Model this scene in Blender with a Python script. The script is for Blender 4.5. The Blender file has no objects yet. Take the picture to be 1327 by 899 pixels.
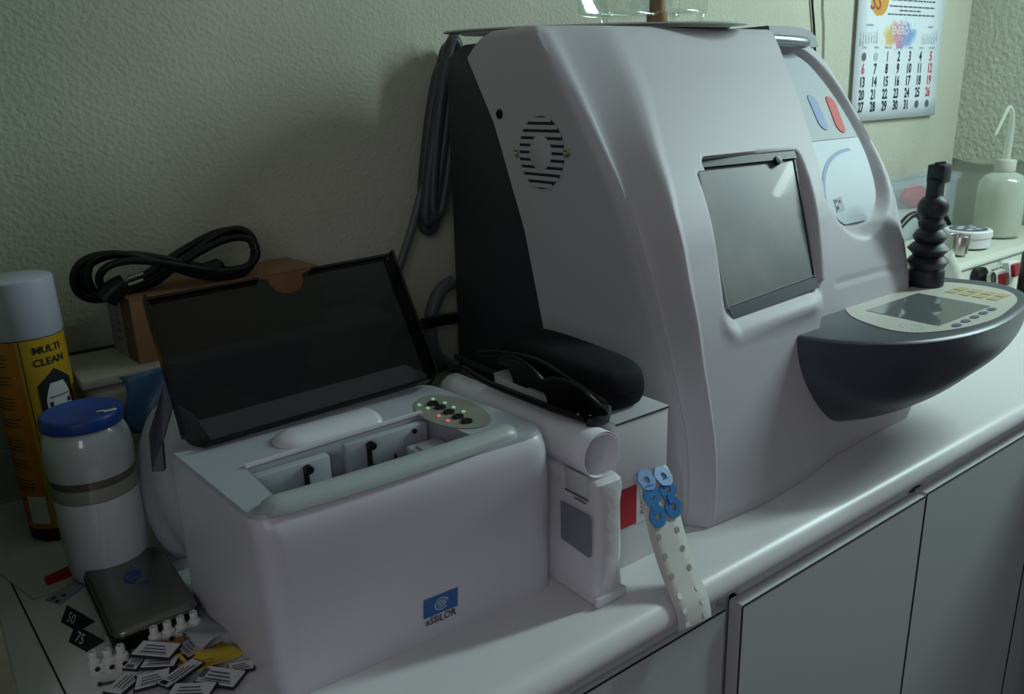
import bpy, bmesh, math, random
from mathutils import Vector, Matrix
import numpy as np
C = bpy.context.scene.collection
PI = math.pi
rng = random.Random(7)

# ------------------------------------------------------------------ camera
def make_camera():
    f, yaw, pitch, roll = 1056.0, math.radians(36.37), math.radians(17.38), math.radians(-1.95)
    fw = Vector((math.sin(yaw)*math.cos(pitch), math.cos(yaw)*math.cos(pitch), -math.sin(pitch)))
    rt = Vector((math.cos(yaw), -math.sin(yaw), 0)); up = rt.cross(fw)
    r2 = rt*math.cos(roll) + up*math.sin(roll); u2 = up*math.cos(roll) - rt*math.sin(roll)
    cam = bpy.data.cameras.new('camera'); o = bpy.data.objects.new('camera', cam); C.objects.link(o)
    cam.sensor_width = 36; cam.lens = f*36/1327; cam.clip_start = 0.02; cam.clip_end = 30
    m = Matrix((r2, u2, -fw)).transposed().to_4x4(); m.translation = Vector((0, 0, 0.42))
    o.matrix_world = m
    bpy.context.scene.camera = o
make_camera()

# ------------------------------------------------------------------ world, lamps, exposure
sc = bpy.context.scene
sc.view_settings.view_transform = 'Standard'; sc.view_settings.look = 'None'
sc.view_settings.gamma = 1.0; sc.view_settings.use_curve_mapping = False
sc.view_settings.exposure = -0.12
sc.cycles.transparent_max_bounces = 24
w = bpy.data.worlds.new('world'); sc.world = w; w.use_nodes = True
w.node_tree.nodes['Background'].inputs[0].default_value = (0.92, 0.88, 1.0, 1)
w.node_tree.nodes['Background'].inputs[1].default_value = 0.082
LAMP = Vector((1.93, 0.14, 1.05))
def area(name, loc, target, sx, sy, power, col):
    l = bpy.data.lights.new(name, 'AREA'); l.shape = 'RECTANGLE'; l.size = sx; l.size_y = sy
    l.energy = power; l.color = col
    o = bpy.data.objects.new(name, l); C.objects.link(o); o.location = loc
    d = Vector(target) - Vector(loc)
    o.rotation_euler = d.to_track_quat('-Z', 'X').to_euler()
    return o
area('tube_light', LAMP + Vector((-0.03, 0, -0.03)), LAMP + Vector((-.8, 0.3, -0.75)), 0.74, 0.07, 17.5, (0.76, 1.0, 0.99))
area('fill_light', (-1.1, -1.35, 1.0), (0.4, 0.6, 0.1), 1.0, 1.0, 7.6, (0.95, 0.90, 1.0))  # added soft fill from behind left; no window is built there

# ------------------------------------------------------------------ materials
def lin(c):
    return tuple(((v/255)/12.92 if v/255 <= .04045 else ((v/255+.055)/1.055)**2.4) for v in c) + (1,)
def mat(name, col, rough=.5, metal=0, bump=None, var=None, spec=.5, emit=None, coat=0, alpha=None, trans=0):
    """col is linear rgb; bump=(scale,strength,dist); var=(scale,amount)"""
    m = bpy.data.materials.new(name); m.use_nodes = True
    nt = m.node_tree; b = nt.nodes['Principled BSDF']
    c = tuple(col)[:3] + (1,)
    b.inputs['Base Color'].default_value = c
    b.inputs['Roughness'].default_value = rough; b.inputs['Metallic'].default_value = metal
    b.inputs['Specular IOR Level'].default_value = spec
    b.inputs['Coat Weight'].default_value = coat
    b.inputs['Transmission Weight'].default_value = trans
    tc = nt.nodes.new('ShaderNodeTexCoord')
    if var:
        n = nt.nodes.new('ShaderNodeTexNoise'); n.inputs['Scale'].default_value = var[0]; n.inputs['Detail'].default_value = 5
        nt.links.new(tc.outputs['Object'], n.inputs['Vector'])
        r = nt.nodes.new('ShaderNodeValToRGB')
        a = var[1]
        r.color_ramp.elements[0].position = .3; r.color_ramp.elements[1].position = .7
        r.color_ramp.elements[0].color = tuple(v*(1-a) for v in c[:3]) + (1,)
        r.color_ramp.elements[1].color = tuple(min(1, v*(1+a)) for v in c[:3]) + (1,)
        nt.links.new(n.outputs['Fac'], r.inputs['Fac']); nt.links.new(r.outputs['Color'], b.inputs['Base Color'])
    if bump:
        n = nt.nodes.new('ShaderNodeTexNoise'); n.inputs['Scale'].default_value = bump[0]; n.inputs['Detail'].default_value = 4
        nt.links.new(tc.outputs['Object'], n.inputs['Vector'])
        bp = nt.nodes.new('ShaderNodeBump'); bp.inputs['Strength'].default_value = bump[1]
        bp.inputs['Distance'].default_value = bump[2] if len(bump) > 2 else .002
        nt.links.new(n.outputs['Fac'], bp.inputs['Height']); nt.links.new(bp.outputs['Normal'], b.inputs['Normal'])
    if emit:
        b.inputs['Emission Color'].default_value = tuple(emit[0])[:3] + (1,); b.inputs['Emission Strength'].default_value = emit[1]
    if alpha is not None: b.inputs['Alpha'].default_value = alpha
    return m
def clear(name, tint, gloss=.12, rough=.05, body=None, bodymix=0.0):
    """thin clear plastic or glass: tinted transparency plus a glossy coat, with an optional milky body"""
    m = bpy.data.materials.new(name); m.use_nodes = True; nt = m.node_tree; nt.nodes.clear()
    out = nt.nodes.new('ShaderNodeOutputMaterial'); tr = nt.nodes.new('ShaderNodeBsdfTransparent')
    tr.inputs[0].default_value = tuple(tint) + (1,)
    gl = nt.nodes.new('ShaderNodeBsdfGlossy'); gl.inputs['Roughness'].default_value = rough; gl.inputs[0].default_value = (1, 1, 1, 1)
    lw = nt.nodes.new('ShaderNodeLayerWeight'); lw.inputs[0].default_value = .5
    fr = nt.nodes.new('ShaderNodeMath'); fr.operation = 'POWER'; fr.inputs[1].default_value = 5
    nt.links.new(lw.outputs['Facing'], fr.inputs[0])
    mx = nt.nodes.new('ShaderNodeMixShader')
    src = tr
    if body:
        df = nt.nodes.new('ShaderNodeBsdfDiffuse'); df.inputs[0].default_value = tuple(body) + (1,)
        tl = nt.nodes.new('ShaderNodeBsdfTranslucent'); tl.inputs[0].default_value = tuple(body) + (1,)
        m1 = nt.nodes.new('ShaderNodeMixShader'); m1.inputs[0].default_value = .35
        nt.links.new(df.outputs[0], m1.inputs[1]); nt.links.new(tl.outputs[0], m1.inputs[2])
        m2 = nt.nodes.new('ShaderNodeMixShader'); m2.inputs[0].default_value = bodymix
        nt.links.new(tr.outputs[0], m2.inputs[1]); nt.links.new(m1.outputs[0], m2.inputs[2]); src = m2
    ml = nt.nodes.new('ShaderNodeMath'); ml.operation = 'MULTIPLY_ADD'; ml.inputs[1].default_value = .5; ml.inputs[2].default_value = gloss
    ml.use_clamp = True
    nt.links.new(fr.outputs[0], ml.inputs[0]); nt.links.new(ml.outputs[0], mx.inputs[0])
    nt.links.new(src.outputs[0], mx.inputs[1]); nt.links.new(gl.outputs[0], mx.inputs[2]); nt.links.new(mx.outputs[0], out.inputs[0])
    return m

def stucco(name, col, scale, strength, dist):
    m = mat(name, col, .9, var=(6, .05))
    nt = m.node_tree; b = nt.nodes['Principled BSDF']
    tc = nt.nodes.new('ShaderNodeTexCoord')
    n = nt.nodes.new('ShaderNodeTexNoise'); n.inputs['Scale'].default_value = scale; n.inputs['Detail'].default_value = 3
    n.inputs['Roughness'].default_value = .55
    v = nt.nodes.new('ShaderNodeTexVoronoi'); v.inputs['Scale'].default_value = scale*.8; v.feature = 'SMOOTH_F1'
    ad = nt.nodes.new('ShaderNodeMath'); ad.operation = 'ADD'
    nt.links.new(tc.outputs['Object'], n.inputs['Vector']); nt.links.new(n.outputs['Color'], v.inputs['Vector'])
    nt.links.new(tc.outputs['Object'], v.inputs['Vector'])
    nt.links.new(n.outputs['Fac'], ad.inputs[0]); nt.links.new(v.outputs['Distance'], ad.inputs[1])
    bp = nt.nodes.new('ShaderNodeBump'); bp.inputs['Strength'].default_value = strength; bp.inputs['Distance'].default_value = dist
    nt.links.new(ad.outputs[0], bp.inputs['Height']); nt.links.new(bp.outputs['Normal'], b.inputs['Normal'])
    return m

M = dict(
    wall=stucco('green cream stucco', (.475, .48, .39), 240, .42, .002),
    wallcoarse=stucco('coarse stucco', (.54, .58, .48), 120, .8, .0038),
    wallflat=mat('smooth grey green plaster', (.42, .46, .41), .85, bump=(300, .15)),
    wallgreen=stucco('dull green paint', (.19, .21, .13), 150, .5, .002),
    floor=mat('floor tile brown', (.12, .10, .08), .5, var=(8, .2)),
    ceil=mat('ceiling paint', (.6, .62, .58), .9),
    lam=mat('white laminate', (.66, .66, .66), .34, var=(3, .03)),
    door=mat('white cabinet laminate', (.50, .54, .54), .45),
    edge=mat('door edge band', (.60, .62, .60), .5),
    dark=mat('dark joint', (.012, .012, .012), .8),
    carc=mat('carcass board', (.50, .52, .50), .6),
    mwhite=mat('warm white machine plastic', (.49, .48, .51), .52, bump=(900, .05, .0005)),
    msilver=mat('pale silver plastic', (.50, .51, .53), .32, bump=(900, .05, .0005)),
    gripm=mat('grip grey metal', (.26, .28, .30), .3, .5),
    crest=mat('crest grey', (.075, .08, .085), .5),
    slate=mat('slate grey plastic', (.052, .062, .080), .36, bump=(700, .08, .0005)),
    navy=mat('dark rear plastic', (.030, .036, .044), .55, bump=(500, .1, .0005)),
    black=mat('black plastic', (.005, .005, .006), .4, spec=.35),
    blackmat=mat('black fabric', (.006, .006, .008), .8, bump=(900, .2), spec=.2),
    rubber=mat('black rubber', (.010, .012, .015), .5),
    steel=mat('brushed steel', (.55, .53, .47), .28, 1),
    chrome=mat('bright metal', (.75, .75, .75), .15, 1),
    smoke=clear('smoked acrylic', (.27, .27, .28), .03, .05, (.015, .015, .016), .12),
    smokelip=clear('dusty smoked acrylic', (.3, .3, .31), .04, .2, (.07, .07, .074), .6),
    tgrey=mat('tracer top grey', (.36, .38, .42), .45),
    twhite=mat('tracer white', (.58, .58, .63), .32),
    trail=mat('grey green rail', (.34, .39, .38), .4),
    tpanel=mat('well panel', (.36, .39, .42), .5),
    tfloor=mat('well floor blue grey', (.20, .23, .29), .5),
    keyp=mat('olive keypad', (.23, .24, .20), .5),
    ledg=mat('green white led', (.5, .8, .6), .3, emit=((.5, 1, .65), .22)),
    ledp=mat('pink led', (.9, .2, .3), .3, emit=((1, .12, .22), .45)),
    cream=mat('cream panel', (.52, .52, .46), .35),
    lcd=mat('grey lcd', (.13, .15, .15), .06, coat=.4),
    keyblue=mat('grey blue key', (.10, .12, .18), .4),
    keyyel=mat('tan key print', (.46, .38, .18), .5),
    white=mat('plain white', (.72, .72, .72), .5),
    paper=mat('white paper', (.74, .74, .78), .75, bump=(120, .12, .001)),
    pack=mat('white plastic sachet', (.66, .66, .68), .38, bump=(60, .35, .004)),
    greywin=mat('grey printed window', (.22, .22, .26), .3),
    carton=mat('white carton', (.66, .66, .67), .55),
    cartontop=mat('carton lid', (.44, .44, .46), .6),
    red=mat('red print', (.42, .012, .02), .5),
    redbright=mat('red plastic', (.33, .02, .025), .4),
    redfab=mat('red cloth', (.60, .02, .035), .7, bump=(60, .4)),
    blue=mat('blue pad', (.030, .17, .42), .45),
    padhole=mat('pad centre', (.40, .50, .62), .6),
    liner=mat('cream liner strip', (.58, .58, .54), .5),
    hole=mat('strip perforation', (.28, .28, .28), .8),
    logo=mat('logo blue', (.012, .10, .34), .4),
    logopale=mat('logo pale', (.36, .48, .62), .4),
    ink=mat('dark ink', (.012, .012, .02), .6),
    inkgrey=mat('grey ink', (.10, .11, .14), .6),
    orange=mat('orange label', (.55, .19, .018), .4, var=(14, .06)),
    yellow=mat('yellow label', (.55, .33, .015), .4),
    cap=mat('pale grey cap', (.46, .46, .56), .4),
    lidblue=mat('blue jar lid', (.012, .060, .30), .4, var=(60, .15)),
    powder=mat('white powder', (.86, .86, .90), .9, bump=(80, .2)),
    frost=mat('frosted jar coat', (.66, .67, .72), .25, var=(40, .06)),
    murk=mat('brown residue', (.13, .11, .085), .6, var=(50, .25)),
    glass=clear('clear glass', (.93, .95, .945), .06, .05),
    tin=mat('silver lid', (.20, .20, .18), .33, .85, var=(9, .10)),
    inkblue=mat('blue ink', (.01, .03, .32), .4),
    cloudy=clear('cloudy bag', (.80, .82, .85), .03, .45, (.55, .57, .60), .80),
    sleeve=mat('clear sleeve over paper', (.60, .58, .62), .3),
    bluefilm=mat('blue film', (.035, .10, .20), .4, bump=(40, .4, .006)),
    beige=mat('beige plastic', (.40, .39, .34), .5, var=(20, .06)),
    cardb=mat('brown cardboard', (.27, .14, .065), .8, var=(30, .1)),
    cardd=mat('dark cardboard', (.10, .06, .035), .8),
    tapegrey=mat('printed grey tape', (.24, .21, .24), .5),
    hose=mat('grey hose', (.10, .11, .115), .5),
    hosedark=mat('dark hose', (.045, .052, .056), .5),
    ylw=mat('yellow bag print', (.50, .38, .03), .4, bump=(50, .4, .003)),
    orn=mat('orange bag print', (.48, .24, .05), .4),
    lilac=mat('lilac print', (.42, .34, .46), .5),
    termw=mat('milky nylon', (.60, .62, .58), .35),
    boxblue=clear('pale blue polypropylene', (.95, .97, .98), .04, .2, (.74, .82, .90), .16),
    bottle=clear('milky bottle', (.95, .97, .93), .05, .2, (.76, .79, .72), .55),
    liquid=clear('pale liquid', (.90, .94, .82), .03, .2, (.68, .72, .60), .75),
    unit=mat('ivory unit', (.58, .60, .52), .4),
    calpaper=mat('calendar paper', (.66, .72, .76), .6),
    wtr1=mat('wash yellow', (.60, .48, .10), .7), wtr2=mat('wash pink', (.52, .24, .34), .7), wtr3=mat('wash blue', (.14, .34, .60), .7), wtr4=mat('wash orange', (.60, .30, .05), .7),
    pinkr=mat('calendar red', (.52, .05, .10), .6),
    pillb=mat('pale blue key', (.24, .32, .54), .6),
    pillr=mat('red key', (.55, .06, .05), .6),
    panelw=mat('white insert', (.60, .68, .72), .6),
    panelg=mat('grey insert', (.42, .46, .48), .6),
    brownred=mat('brown red print', (.30, .06, .07), .6),
    brown=mat('brown stopper', (.22, .12, .04), .6),
    tray=mat('pale tray', (.52, .56, .50), .4),
    tube=mat('lit tube', (1, 1, 1), .5, emit=((.8, 1, .97), 6)),
)
# chamber window: dirty glossy pane
def dirty():
    m = mat('dirty chamber pane', (.1, .12, .12), .12); nt = m.node_tree; b = nt.nodes['Principled BSDF']
    tc = nt.nodes.new('ShaderNodeTexCoord')
    n = nt.nodes.new('ShaderNodeTexNoise'); n.inputs['Scale'].default_value = 11; n.inputs['Detail'].default_value = 6
    r = nt.nodes.new('ShaderNodeValToRGB'); r.color_ramp.elements[0].position = .35; r.color_ramp.elements[1].position = .7
    r.color_ramp.elements[0].color = (.055, .070, .074, 1); r.color_ramp.elements[1].color = (.15, .15, .13, 1)
    nt.links.new(tc.outputs['Object'], n.inputs['Vector']); nt.links.new(n.outputs['Fac'], r.inputs['Fac'])
    nt.links.new(r.outputs['Color'], b.inputs['Base Color'])
    b.inputs['Roughness'].default_value = .4; b.inputs['Coat Weight'].default_value = .8; b.inputs['Coat Roughness'].default_value = .03
    return m
M['pane'] = dirty()

# ------------------------------------------------------------------ mesh builder
ORG = {}
class MB:
    def __init__(s): s.v = []; s.f = []
    def add(s, vs, fs):
        o = len(s.v); s.v += [Vector(p) for p in vs]; s.f += [tuple(i+o for i in f) for f in fs]; return s
    def bm(s, bm):
        bm.verts.ensure_lookup_table(); bm.verts.index_update()
        s.add([v.co.copy() for v in bm.verts], [[v.index for v in f.verts] for f in bm.faces]); bm.free(); return s
    def box(s, x0, x1, y0, y1, z0, z1, r=0, seg=2, rot=None, piv=None):
        bm = bmesh.new(); bmesh.ops.create_cube(bm, size=1)
        for v in bm.verts:
            v.co = Vector(((x0+x1)/2+v.co.x*(x1-x0), (y0+y1)/2+v.co.y*(y1-y0), (z0+z1)/2+v.co.z*(z1-z0)))
        if r: bmesh.ops.bevel(bm, geom=list(bm.edges), offset=r, segments=seg, profile=.5, affect='EDGES')
        if rot is not None:
            p = Vector(piv if piv else ((x0+x1)/2, (y0+y1)/2, z0))
            for v in bm.verts: v.co = p + rot @ (v.co-p)
        return s.bm(bm)
    def prism(s, pts, vec, r=0):
        n = len(pts); vec = Vector(vec); a = [Vector(p) for p in pts]
        s.add(a+[p+vec for p in a], [tuple(range(n))[::-1], tuple(range(n, 2*n))]+[(i, (i+1) % n, n+(i+1) % n, n+i) for i in range(n)])
        return s
    def lathe(s, prof, c=(0, 0, 0), axis=(0, 0, 1), seg=32, sq=(1, 1)):
        q = Vector((0, 0, 1)).rotation_difference(Vector(axis).normalized()); c = Vector(c)
        vs = []; fs = []; n = len(prof)
        for (r, z) in prof:
            for k in range(seg):
                a = 2*PI*k/seg; vs.append(c+q @ Vector((r*math.cos(a)*sq[0], r*math.sin(a)*sq[1], z)))
        for i in range(n-1):
            for k in range(seg):
                k2 = (k+1) % seg; fs.append((i*seg+k, i*seg+k2, (i+1)*seg+k2, (i+1)*seg+k))
        if prof[0][0] > 1e-6: fs.append(tuple(range(seg))[::-1])
        if prof[-1][0] > 1e-6: fs.append(tuple(range((n-1)*seg, n*seg)))
        return s.add(vs, fs)
    def tube(s, pts, r, seg=10, res=8, closed=False, spline=True, rad=None):
        P = [Vector(p) for p in pts]
        if spline and len(P) > 2:
            Q = []; n = len(P)
            rngi = range(n) if closed else range(n-1)
            for i in rngi:
                if closed: p0, p1, p2, p3 = P[i-1], P[i], P[(i+1) % n], P[(i+2) % n]
                else: p0, p1, p2, p3 = P[max(i-1, 0)], P[i], P[i+1], P[min(i+2, n-1)]
                for k in range(res):
                    t = k/res
                    Q.append(.5*((2*p1)+(p2-p0)*t+(2*p0-5*p1+4*p2-p3)*t*t+(3*p1-p0-3*p2+p3)*t**3))
            if not closed: Q.append(P[-1])
            P = Q
        n = len(P); vs = []; fs = []; nrm = None
        for i in range(n):
            t = (P[(i+1) % n]-P[i-1]) if closed else (P[min(i+1, n-1)]-P[max(i-1, 0)])
            t.normalize()
            if nrm is None:
                nrm = t.orthogonal().normalized()
            nrm = (nrm-t*nrm.dot(t)).normalized(); b = t.cross(nrm)
            rr = rad(i/(n-1)) if rad else r
            for k in range(seg):
                a = 2*PI*k/seg; vs.append(P[i]+(nrm*math.cos(a)+b*math.sin(a))*rr)
        for i in range(n if closed else n-1):
            i2 = (i+1) % n
            for k in range(seg):
                k2 = (k+1) % seg; fs.append((i*seg+k, i*seg+k2, i2*seg+k2, i2*seg+k))
        if not closed: fs += [tuple(range(seg))[::-1], tuple(range((n-1)*seg, n*seg))]
        return s.add(vs, fs)
    def grid(s, rows):
        n = len(rows[0]); vs = [p for r in rows for p in r]
        return s.add(vs, [(i*n+j, i*n+j+1, (i+1)*n+j+1, (i+1)*n+j) for i in range(len(rows)-1) for j in range(n-1)])
    def ball(s, c, r, seg=12, sq=(1, 1, 1)):
        c = Vector(c); n = seg//2
        prof = [(max(r*math.sin(PI*i/n), 0 if i in (0, n) else 0), -r*math.cos(PI*i/n)) for i in range(n+1)]
        a = MB().lathe(prof, (0, 0, 0), seg=seg)
        return s.add([c+Vector((v.x*sq[0], v.y*sq[1], v.z*sq[2])) for v in a.v], a.f)
    def text(s, body, size, fn, align='CENTER', sx=1.0, bold=0):
        """flat printed lettering; fn maps (x,y) of the layout to a point in space"""
        cu = bpy.data.curves.new('t', 'FONT'); cu.body = body; cu.size = size; cu.align_x = align; cu.align_y = 'CENTER'
        cu.offset = bold*size; cu.resolution_u = 2; cu.fill_mode = 'FRONT'
        o = bpy.data.objects.new('t', cu); C.objects.link(o)
        bpy.context.view_layer.update()
        me = bpy.data.meshes.new_from_object(o.evaluated_get(bpy.context.evaluated_depsgraph_get()))
        s.add([fn(v.co.x*sx, v.co.y) for v in me.vertices], [tuple(p.vertices) for p in me.polygons])
        bpy.data.objects.remove(o); bpy.data.curves.remove(cu); bpy.data.meshes.remove(me)
        return s
    def build(s, name, m, parent=None, smooth=40, org=None, fix=True, kind=None, label=None):
        po = ORG.get(parent.name, Vector()) if parent else Vector()
        if org is None:
            if parent: org = po
            else:
                xs = [v.x for v in s.v]; ys = [v.y for v in s.v]; zs = [v.z for v in s.v]
                org = Vector(((min(xs)+max(xs))/2, (min(ys)+max(ys))/2, min(zs)))
        org = Vector(org)
        me = bpy.data.meshes.new(name); me.from_pydata([tuple(v-org) for v in s.v], [], s.f)
        if fix:
            bm = bmesh.new(); bm.from_mesh(me); bmesh.ops.remove_doubles(bm, verts=bm.verts, dist=1e-6)
            bmesh.ops.recalc_face_normals(bm, faces=bm.faces); bm.to_mesh(me); bm.free()
        me.materials.append(M[m] if isinstance(m, str) else m)
        if smooth:
            me.shade_smooth(); me.set_sharp_from_angle(angle=math.radians(smooth))
        o = bpy.data.objects.new(name, me); C.objects.link(o)
        o.location = org-po
        if parent: o.parent = parent
        ORG[o.name] = org
        if kind: o['kind'] = kind
        if label: o['label'] = label
        return o
def thing(name, label, cat, loc, group=None):
    o = bpy.data.objects.new(name, None); C.objects.link(o); o.location = loc; o.empty_display_size = .02
    ORG[o.name] = Vector(loc); o['label'] = label; o['category'] = cat
    if group: o['group'] = group
    return o
def tag(o, label, cat, group=None):
    o['label'] = label; o['category'] = cat
    if group: o['group'] = group
    return o
def copy_thing(root, offset, rotz, label):
    r = root.copy(); C.objects.link(r); r.location = root.location+Vector(offset); r.rotation_euler = (0, 0, rotz); r['label'] = label
    for ch in list(root.children):
        c = ch.copy(); C.objects.link(c); c.parent = r
        for g in ch.children:
            d = g.copy(); C.objects.link(d); d.parent = c
    return r
def rz(a): return Matrix.Rotation(a, 3, 'Z')
def ss(a, b, x): t = min(1, max(0, (x-a)/(b-a))); return t*t*(3-2*t)
def interp(x, xs, ys): return float(np.interp(x, xs, ys))

# ================================================================== SETTING
FZ = -0.88
def structure(b, name, m, smooth=0):
    o = b.build(name, m, smooth=smooth); o['kind'] = 'structure'; return o
structure(MB().box(-.10, 2.2, 1.0, 1.1, FZ, 1.62), 'wall_back', 'wall')
structure(MB().box(2.12, 2.22, -1.6, 1.0, FZ, 1.62), 'wall_right', 'wallflat')
structure(MB().box(-.10, -.003, .585, 1.0, FZ, 1.62), 'wall_left', 'wallgreen')
structure(MB().box(-1.8, 2.2, -2.4, 1.1, FZ-.05, FZ), 'floor', 'floor')
structure(MB().box(-.10, 2.2, -1.0, 1.1, 1.62, 1.68), 'ceiling', 'ceil')
# thick stucco coat on the right wall, ending in a wavy lower edge
b = MB(); low = []
N = 70
for i in range(N+1):
    y = -1.2+2.2*i/N
    low.append((y, .216+.010*(1-y)*.6+.006*math.sin(y*46)+.004*math.sin(y*113+1)))
vs = []; fs = []
for i, (y, z) in enumerate(low):
    vs += [(2.112, y, z+.004), (2.112, y, 1.62), (2.1199, y, z), (2.1199, y, 1.62)]
for i in range(N):
    a = 4*i; c = a+4
    fs += [(a, a+1, c+1, c), (a+2, a, c, c+2), (a+1, a+3, c+3, c+1)]
b.add(vs, fs); structure(b, 'trim_1', 'wallcoarse')

# ================================================================== WORKTOP AND CABINETS
wt = thing('worktop', 'long white laminate worktop with rounded front edge along the wall', 'worktop', (1.05, .7, -.032))
prof = [(1.0, -.032), (1.0, 0), (.418, 0)]
for k in range(1, 12):
    a = PI/2+PI*k/12; prof.append((.418+.018*math.cos(a), -.016+.016*math.sin(a)))
prof += [(.418, -.032)]
MB().prism([(-.003, y, z) for y, z in prof], (2.123, 0, 0)).build('slab', 'lam', wt, 30)
MB().prism([(.0105, .828, .0002), (.0118, .828, .0002), (.0385, .42, .0002), (.0372, .42, .0002)], (0, 0, .0003)).build('joint_line', 'dark', wt, 0)
def cabinet(x0, x1, df, dz, label, gap0, gap1):
    t = thing('base_cabinet', label, 'cabinet', ((x0+x1)/2, .7, FZ))
    b = MB(); y0 = .424
    b.box(x0, x0+.016, y0, .99, FZ+.1, -.033).box(x1-.016, x1, y0, .99, FZ+.1, -.033)
    b.box(x0+.0161, x1-.0161, .4145, y0+.018, -.043, -.0330).box(x0+.016, x1-.016, y0+.02, .99, FZ+.1, FZ+.116).box(x0+.016, x1-.016, .97, .985, FZ+.116, -.033)
    b.build('body', 'carc', t, 0)
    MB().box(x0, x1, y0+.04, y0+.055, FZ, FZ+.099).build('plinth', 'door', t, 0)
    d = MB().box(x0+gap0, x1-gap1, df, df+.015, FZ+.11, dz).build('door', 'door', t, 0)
    MB().box(x0+gap0, x1-gap1, df+.0012, df+.015, dz, dz+.0012).build('edge_band', 'edge', d, 0)
    MB().box(x0+gap0-.0012, x0+gap0, df+.0012, df+.015, FZ+.11, dz).build('edge_band', 'edge', d, 0)
    MB().box(x0+gap0-.0004, x1-gap1, df-.0004, df+.0008, dz, dz+.0012).build('edge_seam', 'dark', d, 0)
    MB().box(x0+gap0-.0012, x0+gap0, df-.0004, df+.0008, FZ+.11, dz).build('edge_seam', 'dark', d, 0)
    return t
cabinet(.02, .545, .409, -.0465, 'white base cabinet with flush door below the grey tracing unit', .002, .008)
cabinet(.5455, .8880, .4015, -.0460, 'white base cabinet with proud middle door below the big white machine', .008, .002)
cabinet(.8885, 1.2245, .4015, -.0440, 'white base cabinet at the right, door partly in shadow', .002, .002)
cabinet(1.2250, 1.60, .4015, -.0440, 'white base cabinet in full shadow at the lower right edge', .002, .003)
# added unseen counter along the right wall; its worktop casts the right-hand door's shadow
rc = thing('shade_counter', 'added white counter out of view along the right wall, shading the cabinet door', 'counter', (1.74, -.2, FZ))
MB().box(1.25, 2.11, -1.0, .3985, -.034, -.002, .008).build('slab', 'lam', rc, 30)
MB().box(1.31, 2.11, -.98, .37, FZ+.08, -.035).build('body', 'carc', rc, 0)
# tube lamp on the right wall, outside the frame
tl = thing('wall_lamp', 'white wall tube lamp lighting the worktop, fixed to the right wall', 'lamp', (2.04, .14, 1.02))
MB().box(2.005, 2.111, -.28, .56, 1.05, 1.14, .01).build('housing', 'white', tl)
MB().tube([(1.985, -.22, 1.08), (1.985, .50, 1.08)], .013, 12, spline=False).build('tube', 'tube', tl)

# ================================================================== LENS EDGER (big white machine)
XL = .575
zsP = [0, .094, .2, .3, .394, .45, .486, .6]; ysP = [.476, .495, .519, .563, .640, .690, .725, .84]
def P(z):   # smooth front profile
    return sum(interp(z+d, zsP, ysP) for d in (-.03, -.015, 0, .015, .03))/5 if .03 < z < .46 else interp(z, zsP, ysP)
def XR(z):
    x = 1.006+.165*z
    if z > .44: x -= .055*((z-.44)/.05)**2
    return x
def YD(z): return interp(z, [0, .15, .265, .385, .46, .475, .486, .49], [.70, .716, .748, .801, .851, .83, .805, .79])
def XH(z): return .80+(z-.195)*(.160/.295)
PROF = ([0, .03, .07, .14, .24, .36, .60, .85, .94, 1.0, 1.1, 1.25], [0, .05, .15, .235, .225, .30, .58, .92, .995, 1.02, 1.02, 1.0])
def ridge(z): return interp(z, [0, .045, .13, .19, .25, .30, .35, .394, .434, .488], [.003, .007, .017, .024, .026, .025, .019, .014, .009, .0])
def chw(z): return interp(z, [0, .10, .17, .23, .30, .36, .42, .475], [.020, .014, .013, .017, .029, .050, .076, .090])
def xleft(z): return XL-.018*(1-min(1, z/.11))**2
EGG0 = [(.955, .446), (.985, .458), (1.013, .446), (1.022, .405), (1.018, .356), (1.003, .31), (.988, .278), (.962, .258), (.924, .250), (.897, .260), (.883, .285), (.872, .33), (.885, .37), (.915, .415)]
wpoly = [(.689, .338), (.8395, .3375), (.7926, .208), (.6546, .1975)]
def smooth_closed(L, k):
    out = []; n = len(L)
    for i in range(n):
        p0, p1, p2, p3 = (Vector(L[i-1]), Vector(L[i]), Vector(L[(i+1) % n]), Vector(L[(i+2) % n]))
        for j in range(k):
            t = j/k; q = .5*((2*p1)+(p2-p0)*t+(2*p0-5*p1+4*p2-p3)*t*t+(3*p1-p0-3*p2+p3)*t**3); out.append((q.x, q.y))
    return out
def psc(x, z): return (x*1.022, .42+(z-.42)*1.022)
egg = smooth_closed([psc(*q) for q in EGG0], 3)
def sdist(poly, x, z):
    d = 1e9; ins = False; n = len(poly)
    for i in range(n):
        (x1, z1), (x2, z2) = poly[i], poly[(i+1) % n]
        dx, dz = x2-x1, z2-z1; t = max(0, min(1, ((x-x1)*dx+(z-z1)*dz)/(dx*dx+dz*dz)))
        d = min(d, math.hypot(x-x1-t*dx, z-z1-t*dz))
        if (z1 > z) != (z2 > z) and x < x1+(z-z1)/(z2-z1)*(x2-x1): ins = not ins
    return -d if ins else d
def gy(x, z): return .511+(z-.203)*.57-(x-.72)*.07        # plane of the chamber pane
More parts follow.
